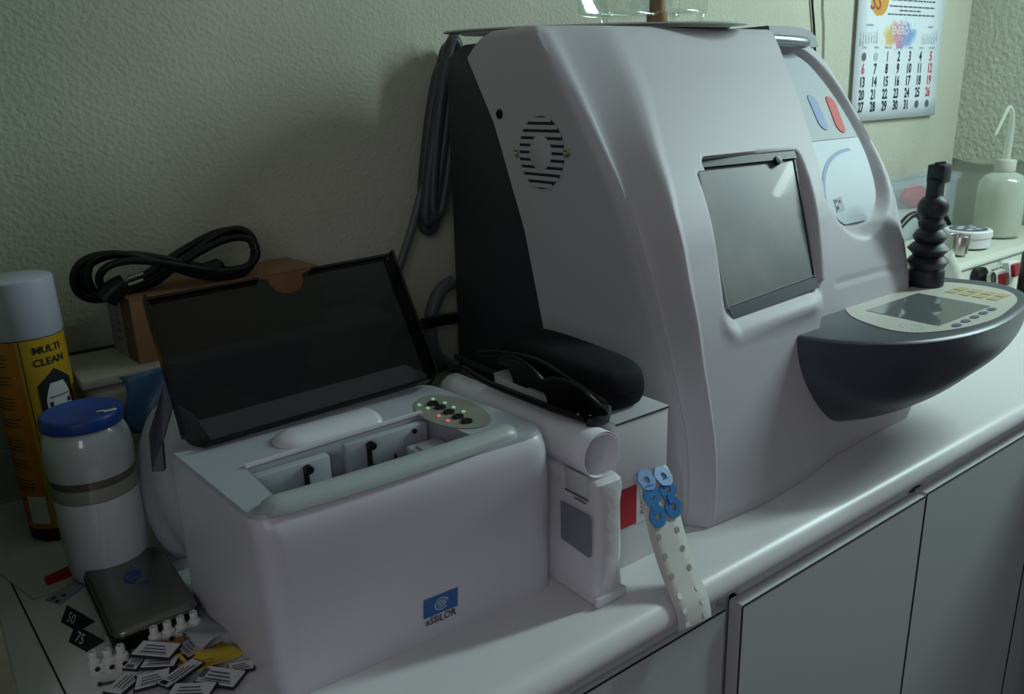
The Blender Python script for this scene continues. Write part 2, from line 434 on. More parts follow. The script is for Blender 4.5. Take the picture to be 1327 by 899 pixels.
def yfront(x, z):
    rd = ridge(z)
    hood = P(z)+rd+(-.020-rd)*interp((x-xleft(z))/chw(z), *PROF)
    # foot curls in slightly, right base sits back
    pod = P(z)+.005
    k = ss(.120, .158, z); s = ss(XH(z), XH(z)+.010, x)*k
    y = hood*(1-s)+pod*s
    y += interp(x, [.56, .60, .658, .742, .818, .92], [.007, .003, 0, .006, .019, .024])*(1-ss(.0, .11, z))
    r = .022; e = x-(XR(z)-r)
    if e > 0: y += r-math.sqrt(max(0, r*r-min(e, r)**2))
    if x < .87 and .17 < z < .38:
        d = sdist(wpoly, x, z)
        if d < .026:
            w = 1-ss(.003, .025 if (x < .70 or z < .21) and z < .335 else .010, d)
            y = y*(1-w)+(gy(x, z)+.004)*w
        # puffed sill under and brow above the window
        sill = math.exp(-((z-.190)/.012)**2)*ss(.62, .65, x)*(1-ss(.77, .80, x)); y -= .007*sill
    if x > .84 and .22 < z < .48:
        d = sdist(egg, x, z)
        y += .014*(1-min(1, max(0, (d-.001)/.011)))*s
    # shallow seam round the pod cover
    if x > .86 and z > .18:
        sd = min(abs(x-(XR(z)-.016)) if z < .31 else 9, abs(z-.192-.4*max(0, x-.96)**2) if x < XR(z)-.016 else 9)
        y += .002*math.exp(-(sd/.0025)**2)*s*(1-ss(.265, .295, z))
    return y
edger = thing('lens_edger', 'large white lens edging machine with sloped front, chamber window and dark control wing', 'machine', (.8, .70, 0))
zr = [.0006, .004, .012]+[.012+.0033*i for i in range(1, 140)]
zr = [z for z in zr if z < .4705]+[.473, .476, .479, .482, .4845, .4865]
xs = []
rows = []
for zi, z in enumerate(zr):
    inset = 0
    if z > .478: inset = .0012*((z-.478)/.0085)**2*4
    lo = .004*(1-min(1, z/.012))
    row = []; xl = xleft(z)
    y0 = P(z)+ridge(z)
    yd = YD(z)
    for k in range(8): row.append((xl+inset+(XL-xl)*(1-k/7), yd+(y0+.018-yd)*k/7, z))
    row.append((xl+inset, y0+.008, z)); row.append((xl+inset+.0004, y0+.003+inset, z))
    xr = XR(z); n = 0
    cw = chw(z)
    for t in [0, .03, .06, .10, .14, .19, .24, .30, .36, .48, .60, .72, .80, .86, .91, .96, 1.0, 1.06, 1.14]:
        x = xl+inset+.0012+t*cw; row.append((x, yfront(x-.0012, z)+inset+lo, z))
    xs0 = xl+inset+.0012+1.14*cw; K = 175
    xh = min(XH(z), xr-.05)
    xcols = [xs0+(xh-.001-xs0)*k/110 for k in range(1, 111)]+[xh+.011*k/6 for k in range(0, 7)]
    xcols += [xh+.011+(xr-.0005-inset-xh-.011)*k/58 for k in range(1, 59)]
    for x in xcols: row.append((x, yfront(x, z)+inset+lo, z))
    yb = row[-1][1]
    for k in range(1, 7): row.append((xr-inset, yb+.004+(max(yd, yb+.02)-yb-.004)*k/6, z))
    rows.append(row)
b = MB().grid(rows)
n = len(rows[0]); last = (len(rows)-1)*n
b.f.append(tuple(range(last, last+n)))
b.build('body_shell', 'mwhite', edger, 50)
# dark rear housing
b = MB(); rr = []
for z, yf, yb in [(.0, .66, .940), (.10, .68, .938), (.25, .72, .934), (.36, .75, .932), (.44, .80, .930), (.462, .83, .925), (.474, .84, .90), (.476, .84, .87)]:
    xr = XR(min(z, .44))-.02
    rr.append([(XL+.012, yf, z), (XL+.012, yf+.03, z), (XL+.014, yb-.012, z), (XL+.024, yb, z), (xr-.01, yb, z), (xr, yb-.012, z), (xr, yf, z)])
b.grid(rr); b.f.append(tuple(range(7*7, 8*7)))
b.build('rear_housing', 'navy', edger, 40)
MB().box(XL+.008, XL+.012, .80, .93, .03, .05, .001).box(XL+.008, XL+.012, .80, .93, .062, .07, .001).build('vent_ridge', 'slate', edger)
# fan grille on the left flank
GC = Vector((XL, .714, .355)); gr = .039
MB().lathe([(gr, 0), (gr, .0008), (0, .0008)], GC, (-1, 0, 0), 40).build('fan_grille', 'ink', edger)  # dark disc stands in for the shaded recess behind the slats
fg = [o for o in edger.children if o.name.startswith('fan_grille')][0]
fg['label'] = 'round vent with white slats'
for i in range(10):
    zz = -gr+.0039+i*.00781
    hw = math.sqrt(max(0, (gr+.0004)**2-zz*zz))
    MB().box(XL-.0016, XL-.0006, GC.y-hw, GC.y+hw, GC.z+zz-.0023, GC.z+zz+.0023).build('slat', 'mwhite', fg, 0)
MB().lathe([(.0185, 0), (.0185, .0022), (.0175, .0026), (0, .0026)], GC, (-1, 0, 0), 32).build('hub', 'mwhite', fg)
for (y, z, mm) in [(.789, .396, 'black'), (.671, .357, 'steel'), (.757, .354, 'steel')]:
    MB().lathe([(.0058, 0), (.0054, .0015), (.0035, .0024), (.0033, .001), (0, .001)], (XL, y, z), (-1, 0, 0), 16).build('screw', mm, edger)
# chamber window
def gp(x, z, d=0): return (x, gy(x, z)-d, z)
wn = MB().add([gp(*q) for q in [(.687, .339), (.8415, .3385), (.7946, .2065), (.6526, .196)]], [(0, 1, 2, 3)]).build('chamber_window', 'pane', edger, 0, fix=False)
wn['label'] = 'dirty glossy viewing pane'
def bar(a, c, wd, d, m, nm):
    a = Vector(a); c = Vector(c); t = (c-a).normalized(); nrm = Vector((-.087, -.873, .479)).normalized(); sd = t.cross(nrm)*wd
    b = MB().prism([a-sd-nrm*.001, a+sd-nrm*.001, c+sd-nrm*.001, c-sd-nrm*.001], nrm*(d+.001)); b.build(nm, m, wn, 0)
TL, TR, BR, BL = gp(.687, .339), gp(.8415, .3385), gp(.7946, .2065), gp(.6526, .196)
bar(TL, TR, .0045, .004, 'black', 'gasket')
bar(BL, BR, .006, .003, 'slate', 'gasket')
bar(TL, BL, .0007, .0015, 'hole', 'edge_trim'); bar(TR, BR, .0007, .0015, 'slate', 'edge_trim')
bar((BL[0]+.003, BL[1]+.004, BL[2]+.0075), (BR[0]+.001, BR[1]+.004, BR[2]+.0075), .0006, .0015, 'hole', 'edge_trim')
MB().lathe([(.005, 0), (.005, .005), (0, .006)], gp(.808, .3345, .001), (-.087, -.873, .479), 14).build('latch', 'black', wn)
# pod insert with keys
def ypod(x, z): return P(z)+.019
def strip(poly, z0, z1, n, d, rows_x=2):
    rws = []
    for i in range(n+1):
        z = z0+(z1-z0)*i/n; hit = []
        for k in range(len(poly)):
            (x1, za), (x2, zb) = poly[k], poly[(k+1) % len(poly)]
            if (za > z) != (zb > z): hit.append(x1+(z-za)/(zb-za)*(x2-x1))
        if len(hit) < 2: continue
        a, c = min(hit), max(hit)
        rws.append([(a+(c-a)*j/rows_x, ypod(a+(c-a)*j/rows_x, z)-d, z) for j in range(rows_x+1)])
    return MB().grid(rws)
pi_ = strip(egg, .2508, .3475, 20, .0025).build('insert_panel', 'panelw', edger, 60, fix=False)
pi_['label'] = 'white lower insert'
pu = strip(egg, .3480, .4555, 20, .0022).build('insert_panel', 'panelg', edger, 60, fix=False)
def capsule(p, q, r):
    p = Vector(p); q = Vector(q); t = (q-p).normalized(); s_ = Vector((t.y, -t.x)); out = []
    for k in range(9):
        a = PI*k/8; out.append(p-t*r*math.sin(a)+s_*r*math.cos(a))
    for k in range(9):
        a = PI*k/8; out.append(q+t*r*math.sin(a)-s_*r*math.cos(a))
    return out
def podmesh(pts, d0, d1):
    top = [(x, ypod(x, z)-d1, z) for x, z in pts]; bot = [(x, ypod(x, z)-d0, z) for x, z in pts]; n = len(pts)
    return MB().add(top+bot, [tuple(range(n))]+[(i, (i+1) % n, n+(i+1) % n, n+i) for i in range(n)])
podmesh(capsule(psc(.969, .396), psc(.959, .369), .0080), .002, .0036).build('start_key', 'pillb', pu, 40)['label'] = 'pale blue key'
podmesh(capsule(psc(1.006, .393), psc(.992, .364), .0080), .002, .0036).build('stop_key', 'pillr', pu, 40)['label'] = 'red key'
b = MB(); arc = [psc(.880+.100*(1-math.cos(PI/2*i/14)), .276+.062*math.sin(PI/2*i/14)) for i in range(15)]
b.grid([[(x, ypod(x, z)-.0032, z) for x, z in arc], [(x+.0035, ypod(x, z-.003)-.0032, z-.003) for x, z in arc]])
b.build('arc_line', 'pillb', pi_, 0, fix=False)
podmesh([(.917, .266), (.934, .268), (.936, .283), (.919, .281)], .002, .0034).build('emblem', 'panelg', pi_, 0)
for q in [((.921, .271), .0016), ((.929, .278), .0016), ((.922, .279), .0012)]:
    (x, z), r = q; podmesh([(x-r, z-r), (x+r, z-r), (x+r, z+r), (x-r, z+r)], .003, .0040).build('emblem_mark', 'inkgrey', pi_, 0)
MB().text('Kappa', .011, lambda x, y: (.968+y-.22*x, ypod(.968, .430-x)-.0032, .428-x)).build('lettering', 'inkgrey', pu, 0, fix=False)
b = MB().prism([(.975, .714, .466), (1.078, .714, .466), (1.073, .716, .480), (1.062, .719, .4875), (1.045, .721, .4915), (1.020, .723, .4930), (.975, .723, .4930)], (0, .060, 0))
b.build('crest', 'crest', edger, 30)['label'] = 'grey rounded grip crest'
# handle at top of pod
MB().tube([(.955, .704, .4735), (.99, .702, .4725), (1.020, .703, .4715), (1.034, .706, .4710)], .0075, 14, 6).build('top_handle', 'gripm', edger)
# control wing
D = [(.735, .507), (.748, .462), (.772, .427), (.815, .394), (.870, .376), (.935, .371), (1.0, .377), (1.058, .390), (1.108, .418), (1.132, .462), (1.120, .512)]
Bt = [(.790, .480, .052), (.800, .476, .050), (.822, .466, .048), (.862, .454, .047), (.912, .441, .055), (.965, .428, .072), (1.02, .416, .086), (1.07, .416, .103), (1.105, .438, .120), (1.12, .470, .130), (1.112, .512, .130)]
def dense(L, k):
    out = []; n = len(L)
    for i in range(n-1):
        p0, p1, p2, p3 = (Vector(L[max(i-1, 0)]), Vector(L[i]), Vector(L[i+1]), Vector(L[min(i+2, n-1)]))
        for j in range(k):
            t = j/k; out.append(.5*((2*p1)+(p2-p0)*t+(2*p0-5*p1+4*p2-p3)*t*t+(3*p1-p0-3*p2+p3)*t**3))
    out.append(Vector(L[-1])); return out
Dd = dense([(x, y, .158) for x, y in D], 5); Bd = dense(Bt, 5)
cen = Vector((.93, .46, .158))
rws = []
top_in = [(p+(cen-p).normalized()*.007)+Vector((0, 0, .0030)) for p in Dd]
mid_in = [(p+(cen-p).normalized()*.0022)+Vector((0, 0, .0020)) for p in Dd]
rws += [top_in, mid_in, Dd]
m_ = len(Dd)
for j in range(1, 13):
    t = j/12; r = []
    for i in range(m_):
        p, q = Dd[i], Bd[i]; f = i/(m_-1)
        c_ = Vector((p.x, p.y, q.z+.30*(p.z-q.z)))
        if f < .15: c_ = c_.lerp(Vector((.716, .490, .095)), 1-f/.15)
        r.append(p*(1-t)**2+c_*2*t*(1-t)+q*t*t)
    rws.append(r)
rws.append([Vector((q.x, .53, q.z+.002)) for q in Bd])
b = MB().grid(rws)
o0 = len(b.v)
b.v += [Vector((1.115, .545, .161)), Vector((.745, .545, .161))]
b.f.append(tuple(range(m_))+(o0, o0+1))
wing = b.build('control_wing', 'slate', edger, 35); wing['label'] = 'dark slate control panel wing'
def flat(pts, z, h, name, m, par, smooth=30):
    return MB().prism([(x, y, z) for x, y in pts], (0, 0, h)).build(name, m, par, smooth)
pan = [(p.x, p.y) for p in dense([(.872, .516, 0), (.846, .490, 0), (.832, .458, 0), (.828, .430, 0), (.842, .407, 0), (.886, .388, 0), (.945, .381, 0), (1.0, .388, 0), (1.053, .401, 0), (1.088, .428, 0), (1.094, .468, 0), (1.078, .505, 0), (1.03, .517, 0), (.95, .521, 0)], 4)]
fp = flat(pan, .1605, .0015, 'control_panel', 'cream', wing)
fp['label'] = 'cream membrane panel'
# sub-parts of the wing (thing > part > sub-part)
flat([(.880, .494), (1.0, .495), (.997, .407), (.876, .407)], .1621, .0004, 'display', 'lcd', wing)['label'] = 'glossy grey display'
for k in range(5):
    f = k/4; x, y = .892+.092*f, .3955+.0045*f
    pts = [(x+.0075*math.cos(a*PI/6), y+.0042*math.sin(a*PI/6)) for a in range(12)]
    flat(pts, .1621, .0008, 'oval_key', 'keyblue', wing)
for r in range(2):
    for k in range(4):
        x, y = 1.036+.022*r, .420+.0165*k
        flat([(x-.008, y-.0060), (x+.008, y-.0060), (x+.008, y+.0060), (x-.008, y+.0060)], .1621, .0006, 'square_key', 'keyyel', wing)
b = MB()
for k in range(14):
    a = 2*PI*k/14; b.box(.853+.010*math.cos(a)-.001, .853+.010*math.cos(a)+.001, .425+.012*math.sin(a)-.001, .425+.012*math.sin(a)+.001, .1621, .1623)
b.build('ring_mark', 'panelg', wing, 0)

# rubber bellows standing on the panel
bl = thing('suction_holder', 'black rubber bellows holder standing on the control panel', 'tool', (1.050, .512, .1622))
cx, cy = 1.050, .512
prof = [(.0215, .1622), (.0222, .166), (.0215, .182), (.0195, .1845), (.0215, .188), (.0250, .194), (.0215, .199), (.0180, .2015), (.0205, .2055), (.0255, .211), (.0200, .217), (.0165, .2195), (.0190, .2225), (.0205, .227), (.0165, .2335), (.0135, .236), (.0150, .240), (.0160, .244), (.013, .249), (.012, .252), (0, .252)]
MB().lathe([(r, z-.1622) for r, z in prof], (cx, cy, .1622), (-.03, -.0, 1), 28).build('bellows', 'rubber', bl)
MB().ball((cx-.003, cy, .2625), .0185, 18, (1, 1, .95)).build('bulb', 'rubber', bl)
MB().box(cx-.0125, cx+.0065, cy-.008, cy+.008, .274, .299, .003).build('neck', 'rubber', bl)
MB().box(cx-.0085, cx+.0125, cy-.011, cy+.011, .293, .3165, .003).build('head', 'rubber', bl)
for k in range(4): MB().lathe([(.0032, 0), (.0028, .003), (0, .003)], (cx-.006+.0055*k, cy, .316), (0, 0, 1), 8).build('stud', 'rubber', bl)

# thin oval tray on the machine, carrying a clear stand
b = MB(); pts = []
for k in range(40):
    a = 2*PI*k/40; v = rz(-.55) @ Vector((.190*math.cos(a), .072*math.sin(a), 0)); pts.append((.733+v.x, .795+v.y))
pts2 = [(.733+(x-.733)*.90, .795+(y-.795)*.85) for x, y in pts]
o = MB().prism([(x, y, .4870) for x, y in pts2], (0, 0, .0030)).prism([(x, y, .4900) for x, y in pts], (0, 0, .0018)).build('tray', 'tray')
tag(o, 'thin pale oval tray lying on top of the big white machine', 'tray')
st = thing('display_stand', 'clear acrylic stand with short feet on the tray above the machine', 'stand', (.80, .78, .4928))
b = MB()
b.box(.708, .800, .755, .805, .5035, .508, .002).box(.708, .712, .755, .805, .508, .60, .001).box(.796, .800, .755, .805, .508, .60, .001)
b.box(.820, .890, .755, .805, .5085, .513, .002).box(.820, .824, .755, .805, .513, .60, .001).box(.886, .890, .755, .805, .513, .60, .001)
b.box(.708, .890, .803, .806, .508, .60, .001)
b.build('shell', 'glass', st)
for x in (.716, .790, .832, .884): MB().box(x-.004, x+.004, .758, .766, .4928, .5085, .001).build('foot', 'glass', st)
o = MB().lathe([(.012, 0), (.013, .002), (.013, .014), (.010, .017), (.010, .03), (0, .031)], (.806, .765, .4928), seg=20).build('stopper', 'brown')
tag(o, 'small brown cork stopper standing between the clear stand compartments', 'stopper')

# ================================================================== LENS TRACER (small unit at left)
tr = thing('lens_tracer', 'small white lens tracing unit with open smoked lid at the worktop front', 'machine', (.265, .57, 0))
def corners(z):
    f = z/.16
    FL = Vector((.152-.010*f, 0)); BL_ = Vector((.136-.007*f, .685-.043*f)); FR = Vector((.402-.017*f, 0)); BR_ = Vector((.390-.025*f, .672-.037*f))
    yf = interp(z, [0, .008, .05, .09, .125, .142, .151, .1565, .16], [.495, .4935, .4880, .4810, .4755, .4745, .4755, .4790, .4850])
    FL.y = yf+.003; FR.y = yf-.010
    return FL, FR, BR_, BL_
def rsec(z, r):
    FL, FR, BR_, BL_ = corners(z); out = []
    ring = [FL, FR, BR_, BL_]
    for i in range(4):
        p, a, c = ring[i], ring[i-1], ring[(i+1) % 4]
        u = (a-p).normalized(); v = (c-p).normalized()
        s_, e_ = p+u*r[i], p+v*r[i]
        for k in range(7):
            t = k/6; out.append(tuple(s_*(1-t)**2+p*2*t*(1-t)+e_*t*t)+(z,))
    return out
rows = [rsec(z, (.016, .03, .02, .016)) for z in (0, .004, .03, .06, .09, .115, .132, .142, .148, .153, .157)]
rows = [r+[r[0]] for r in rows]
b = MB().grid(rows)
b.f.append(tuple(range(len(rows[0])-1))[::-1])
b.build('housing', 'twhite', tr, 40)
# top deck with the rectangular well
top = rsec(.157, (.016, .03, .02, .016)); W = [(.1655, .5045), (.3270, .5035), (.3215, .5700), (.1660, .5640)]
ZT = .1600
out = [(x+(.26-x)*.012, y+(.56-y)*.012, ZT) for x, y, z in top]; n = len(out)
b = MB(); b.add([Vector(p) for p in top]+[Vector(p) for p in out], [(i, (i+1) % n, n+(i+1) % n, n+i) for i in range(n)])
# ring between outline and well
wv = [Vector((x, y, ZT)) for x, y in W]
base = len(b.v); b.v += wv
def near(i): return (0 if i < 7 else 1 if i < 14 else 2 if i < 21 else 3)
for i in range(n):
    j = (i+1) % n; a, c = near(i), near(j)
    if a == c: b.f.append((n+i, n+j, base+a))
    else: b.f.append((n+i, n+j, base+c, base+a))
b.build('top_deck', 'tgrey', tr, 30)
ZW = .130
b = MB(); lo = [Vector((x, y, ZW)) for x, y in W]
b.add(wv+lo, [(i, (i+1) % 4, 4+(i+1) % 4, 4+i) for i in range(4)])
well = b.build('well', 'tpanel', tr, 0)
MB().add([p+Vector((0, 0, .0005)) for p in lo], [(0, 1, 2, 3)]).build('well_floor', 'tfloor', well, 0)
b = MB()
for i in (2, 3, 1):
    p, q = wv[i], wv[(i+1) % 4]; d = (q-p).normalized(); nn = Vector((-d.y, d.x, 0))
    if i == 2: b.prism([p-nn*.0025, q-nn*.0025, q+nn*.001, p+nn*.001], (0, 0, .0022))
b.build('well_rim', 'twhite', well, 0)
MB().box(.168, .226, .548, .5575, ZW+.001, .1575, .001).build('clamp_plate', 'tpanel', well)
MB().box(.243, .318, .556, .5640, ZW+.001, .1575, .001).build('clamp_plate', 'tpanel', well)
MB().box(.292, .322, .508, .548, ZW+.001, .146, .002).build('step', 'twhite', well)
MB().box(.296, .319, .515, .540, .1462, .1485, .001).build('step', 'tpanel', well)
for (x, y) in ((.205, .547), (.262, .555)):
    MB().box(x-.0018, x+.0018, y-.003, y+.001, .133, .1555, .0008).build('clamp', 'black', well)
    MB().lathe([(.0033, 0), (.0033, .005), (0, .0055)], (x+.001, y-.002, .1540), (0, -1, 0), 12).build('knob', 'black', well)
    MB().lathe([(.0033, 0), (.0033, .005), (0, .0055)], (x, y-.002, .1350), (0, -1, 0), 12).build('knob', 'black', well)
MB().tube([(.284, .552, .1312), (.284, .552, .1400)], .0010, 6, spline=False).build('pin', 'black', well)
MB().lathe([(.002, 0), (.002, .002), (0, .002)], (.305, .556, .153), (0, -1, 0), 10).build('pin', 'black', well)
# front rail
b = MB(); rws = []
for k in range(0, 41):
    f = k/40; x = .148+.212*f; e = min(1, min(f, 1-f)/.07); e = math.sqrt(max(0, 1-(1-e)**2)); r = .0085*e+.0008
    y = .4870-.004*f+.004*(2*f-1)**2
    rws.append([(x, y+r*1.25*math.cos(a*PI/10), ZT-.001+r*math.sin(a*PI/10)) for a in range(11)])
b.grid(rws).build('front_rail', 'trail', tr, 40)
# hinge cover
b = MB(); rws = []
for k in range(31):
    f = k/30; x = .197+.092*f; e = math.sqrt(max(0, 1-max(0, (1-f/.22))**2)) if f < .22 else 1
    if f > .93: e = max(.55, 1-((f-.93)/.07)**2*.45)
    rws.append([(x, .590+.019*e*math.cos(PI*a/12), ZT-.001+.0085*e*math.sin(PI*a/12)) for a in range(13)])
b.grid(rws); b.f += [tuple(range(13)), tuple(range(30*13, 31*13))[::-1]]
b.build('hinge_cover', 'twhite', tr, 45)
# keypad
kp = [(.345+.022*math.cos(2*PI*k/28)*(1 if math.cos(2*PI*k/28) > 0 else 1.3), .556+.046*math.sin(2*PI*k/28)) for k in range(28)]
kpo = flat(kp, ZT+.0001, .0008, 'keypad', 'keyp', tr); kpo['label'] = 'olive keypad with small lamps'
for y in (.580, .568, .554, .540, .527):
    MB().lathe([(.0052, 0), (.0048, .0016), (0, .002)], (.339, y, ZT+.0009), (0, 0, 1), 16).build('button', 'black', kpo)
for (x, y) in ((.3285, .586), (.330, .574), (.348, .575), (.348, .561), (.349, .547), (.345, .590)):
    MB().lathe([(.0017, 0), (.0015, .001), (0, .0013)], (x, y, ZT+.0009), (0, 0, 1), 8).build('indicator', 'ledg', kpo)
for (x, y) in ((.328, .553), (.328, .539)):
    MB().lathe([(.0019, 0), (.0016, .001), (0, .0013)], (x, y, ZT+.0009), (0, 0, 1), 8).build('indicator', 'ledp', kpo)
# smoked lid, hinged open
LB = Vector((.1410, .621, .1608)); LT = Vector((.1450, .700, .2670)); LU = Vector((.2240, 0.0, .005))
LV = LT-LB; ln = LU.cross(LV).normalized(); ln = ln if ln.y < 0 else -ln
def lp(u, v, d=0): return LB+LU*u+LV*v+ln*d
out = []
for k in range(7):
    a = PI+PI/2*k/6; out.append((.075+.075*math.cos(a), .11+.11*math.sin(a)))
for k in range(5):
    a = -PI/2+PI/2*k/4; out.append((.975+.025*math.cos(a), .04+.04*math.sin(a)))
out += [(1.0, .97), (.985, 1.0), (.63, 1.0)]
for k in range(9):
    a = -PI*k/8; out.append((.535+.075*math.cos(a)*(1), .99+.13*math.sin(a)))
out += [(.44, 1.0), (.012, 1.0), (0, .97)]
lid = MB().prism([lp(u, v) for u, v in out], ln*-.0025).build('lid', 'smoke', tr, 30)
lid['label'] = 'smoked dark acrylic lid'
def rim(u0, v0, u1, v1, d, name='lid_rim'):
    p, q = lp(u0, v0), lp(u1, v1); e = (q-p).normalized(); sd = e.cross(ln)*.0022
    MB().prism([p, q, q+sd, p+sd], ln*d).build(name, 'smokelip' if d > .02 else 'smoke', lid, 0)
rim(.05, .012, .97, .012, .010); rim(0, 1, 0, .08, .012); rim(1, .03, 1, 1, .012); rim(0, 1, .42, 1, .006); rim(.64, 1, 1, 1, .006)
MB().prism([lp(.085, .015, .0003), lp(.955, .015, .0003), lp(.985, .05, .0003), lp(.90, .165, .0003), lp(.06, .165, .0003)], ln*.0006).build('lid_lip', 'smokelip', lid, 0)
# stay arm of the lid at the left
MB().prism([(.119, .655, .138), (.127, .650, .138), (.130, .655, .160), (.150, .668, .195), (.143, .676, .201), (.123, .662, .168)], (.003, .005, 0)).build('stay_arm', 'slate', tr, 0)
# badge on the front face
def yf_tr(x, z):
    yf = interp(z, [0, .008, .05, .09, .125], [.495, .4935, .4880, .4810, .4755]); f = (x-.15)/.245
    return yf+.003-.013*f-.0004
def bd(x, z): return (x, yf_tr(x, z)-.0002, z)
BX0, BX1 = .2635, .2945
bg = MB().add([bd(BX0, .026), bd(BX1, .026), bd(BX1, .0445), bd(BX0, .0445)], [(0, 1, 2, 3)]).build('badge', 'logo', tr, 0, fix=False)
bg['label'] = 'blue maker badge with lettering'
def bd2(x, z): return (x, yf_tr(x, z)-.0006, z)
cxb, czb = .2795, .0352
b = MB()
for r0, r1, a0, a1 in ((.0050, .0062, .3, 5.6), (.0024, .0038, -2.6, 2.7), (.0008, .0018, 0, 6.28)):
    b.grid([[bd2(cxb+r*math.cos(a0+(a1-a0)*k/20)*1.05, czb+r*math.sin(a0+(a1-a0)*k/20)) for k in range(21)] for r in (r0, r1)])
b.grid([[bd2(cxb-.0045, czb-.0008), bd2(cxb+.004, czb+.0016)], [bd2(cxb-.0045, czb+.0004), bd2(cxb+.004, czb+.0028)]])
b.build('emblem', 'logopale', bg, 0, fix=False)
MB().text('eSSiLOR', .0098, lambda x, y: bd2(.279+x, .0212+y), sx=.80, bold=.012).build('lettering', 'ink', bg, 0, fix=False)

# ================================================================== PACK WITH ROLLED SHEET, CARTONS
pk = thing('paper_pack', 'white plastic pack standing upright between the tracing unit and the cartons', 'pack', (.416, .52, 0))
rws = []
for z, dx, dy in [(0, .0, .003), (.004, -.003, 0), (.02, -.001, .001), (.05, .0005, .0), (.09, .001, 0), (.105, .0, .0005), (.1120, .001, .001), (.1140, .003, .004)]:
    x0, x1, y0, y1 = .4045+dx, .4345-dx*.5, .4395+dy, .600-dy
    r = []
    for (x, y, sx, sy) in ((x0, y0, 1, 1), (x1, y0, -1, 1), (x1, y1, -1, -1), (x0, y1, 1, -1)):
        pts = [(x+sx*.006, y), (x+sx*.0018, y+sy*.0015), (x, y+sy*.006)]
        if (sx, sy) in ((1, 1), (-1, -1)): pts = pts[::-1]
        r += [(px+.0008*math.sin(z*160+px*400), py+.0009*math.sin(z*130+px*300), z) for px, py in pts]
    rws.append(r+[r[0]])
b = MB().grid(rws); n = len(rws[0])-1
b.f += [tuple(range(n))[::-1], tuple(range(7*(n+1), 7*(n+1)+n))]
b.build('bag', 'pack', pk, 50)
MB().prism([(.4026, y, z) for y, z in [(.4455, .048), (.448, .0445), (.484, .047), (.484, .083), (.4475, .0835), (.4455, .081)]], (.0008, 0, 0)).build('window_print', 'greywin', pk, 20)['label'] = 'grey rounded label panel'
MB().box(.4020, .4036, .450, .476, .1005, .1185, .0006).build('flap', 'termw', pk, 30)
MB().box(.4026, .4033, .449, .478, .0965, .0980).box(.4026, .4033, .452, .466, .0930, .0942).build('print', 'inkgrey', pk, 0)
MB().box(.402, .437, .4365, .444, .0, .009, .0025).build('crimp', 'pack', pk)
# rolled sheet on the pack
def spiral(y, r, cx_, cz_, t0, t1, n):
    return [(cx_+(r-.0012*(k/n)*2.2)*math.cos(t0+(t1-t0)*k/n), y, cz_+(r-.0012*(k/n)*2.2)*math.sin(t0+(t1-t0)*k/n)) for k in range(n+1)]
rws = []
for i in range(13):
    f = i/12; y = .447+.215*f
    rws.append(spiral(y, .0205-.0035*f, .4165-.005*f, .1350-.001*f, -.9, -.9+2*PI*1.45, 60))
o = MB().grid(rws).build('rolled_sheet', 'paper', smooth=60, fix=False)
so = o.modifiers.new('s', 'SOLIDIFY'); so.thickness = .0006
tag(o, 'rolled white paper sheet lying between tracing unit and black case', 'paper')

lowc = thing('carton', 'white carton with red label beneath the other carton', 'carton', (.50, .56, 0), 'stacked white cartons')
lc = MB().box(.4435, .5070, .4690, .640, 0, .0925, .0012).build('box', 'carton', lowc)
MB().box(.4440, .4790, .4683, .4689, .041, .080, 0).build('label', 'red', lowc, 0)['label'] = 'red label'
MB().box(.4985, .505, .4683, .4689, .047, .086, 0).build('label', 'red', lowc, 0)
MB().box(.4790, .4985, .4684, .4689, .040, .086, 0).build('label', 'white', lowc, 0)
MB().text('£0010', .0098, lambda x, y: (.4870+y, .4680, .060-x)).build('lettering', 'ink', lowc, 0, fix=False)
MB().box(.4435, .452, .4682, .4689, .083, .0915, 0).build('label', 'logo', lowc, 0)['label'] = 'blue label corner'
upc = thing('carton', 'plain white carton on top, carrying the black eyeglass case', 'carton', (.50, .56, .0927), 'stacked white cartons')
MB().box(.4440, .5085, .4600, .635, .0930, .1495, .0010).build('box', 'carton', upc)
MB().box(.4436, .5090, .4596, .636, .1495, .1510, .0006).build('top_flap', 'cartontop', upc)
MB().box(.4436, .5090, .4592, .4598, .1488, .1500, 0).build('seam', 'dark', upc, 0)

# black eyeglass case on the carton
gc = thing('eyeglass_case', 'black soft eyeglass case lying on the upper white carton', 'case', (.487, .56, .152))
def pill(z, L, Wd, ang, c):
    out = []
    for k in range(36):
        a = 2*PI*k/36; p = 3.6
        x = Wd*math.copysign(abs(math.cos(a))**(2/p), math.cos(a)); y = L*math.copysign(abs(math.sin(a))**(2/p), math.sin(a))
        v = rz(ang) @ Vector((x, y, 0)); out.append((c[0]+v.x, c[1]+v.y, z))
    return out
def pillstack(spec, ang, c):
    rws = []
    for z, s_ in spec:
        r = pill(z, .088-(.034*(1-s_)), .034*s_, ang, c); rws.append(r+[r[0]])
    b = MB().grid(rws); n = 36
    b.f += [tuple(range(n))[::-1], tuple(range((len(spec)-1)*37, (len(spec)-1)*37+n))]
    return b
gcc = (.4780, .560); ga = -.06
pillstack([(.152, .80), (.1545, .90), (.160, .98), (.1665, 1.0)], ga, gcc).build('case_base', 'blackmat', gc, 50)
pillstack([(.1672, 1.0), (.175, .985), (.182, .93), (.187, .80), (.189, .5), (.1893, .2)], ga, gcc).build('case_lid', 'blackmat', gc, 50)
pillstack([(.1664, .985), (.1673, .985)], ga, gcc).build('zip_line', 'black', gc, 50)

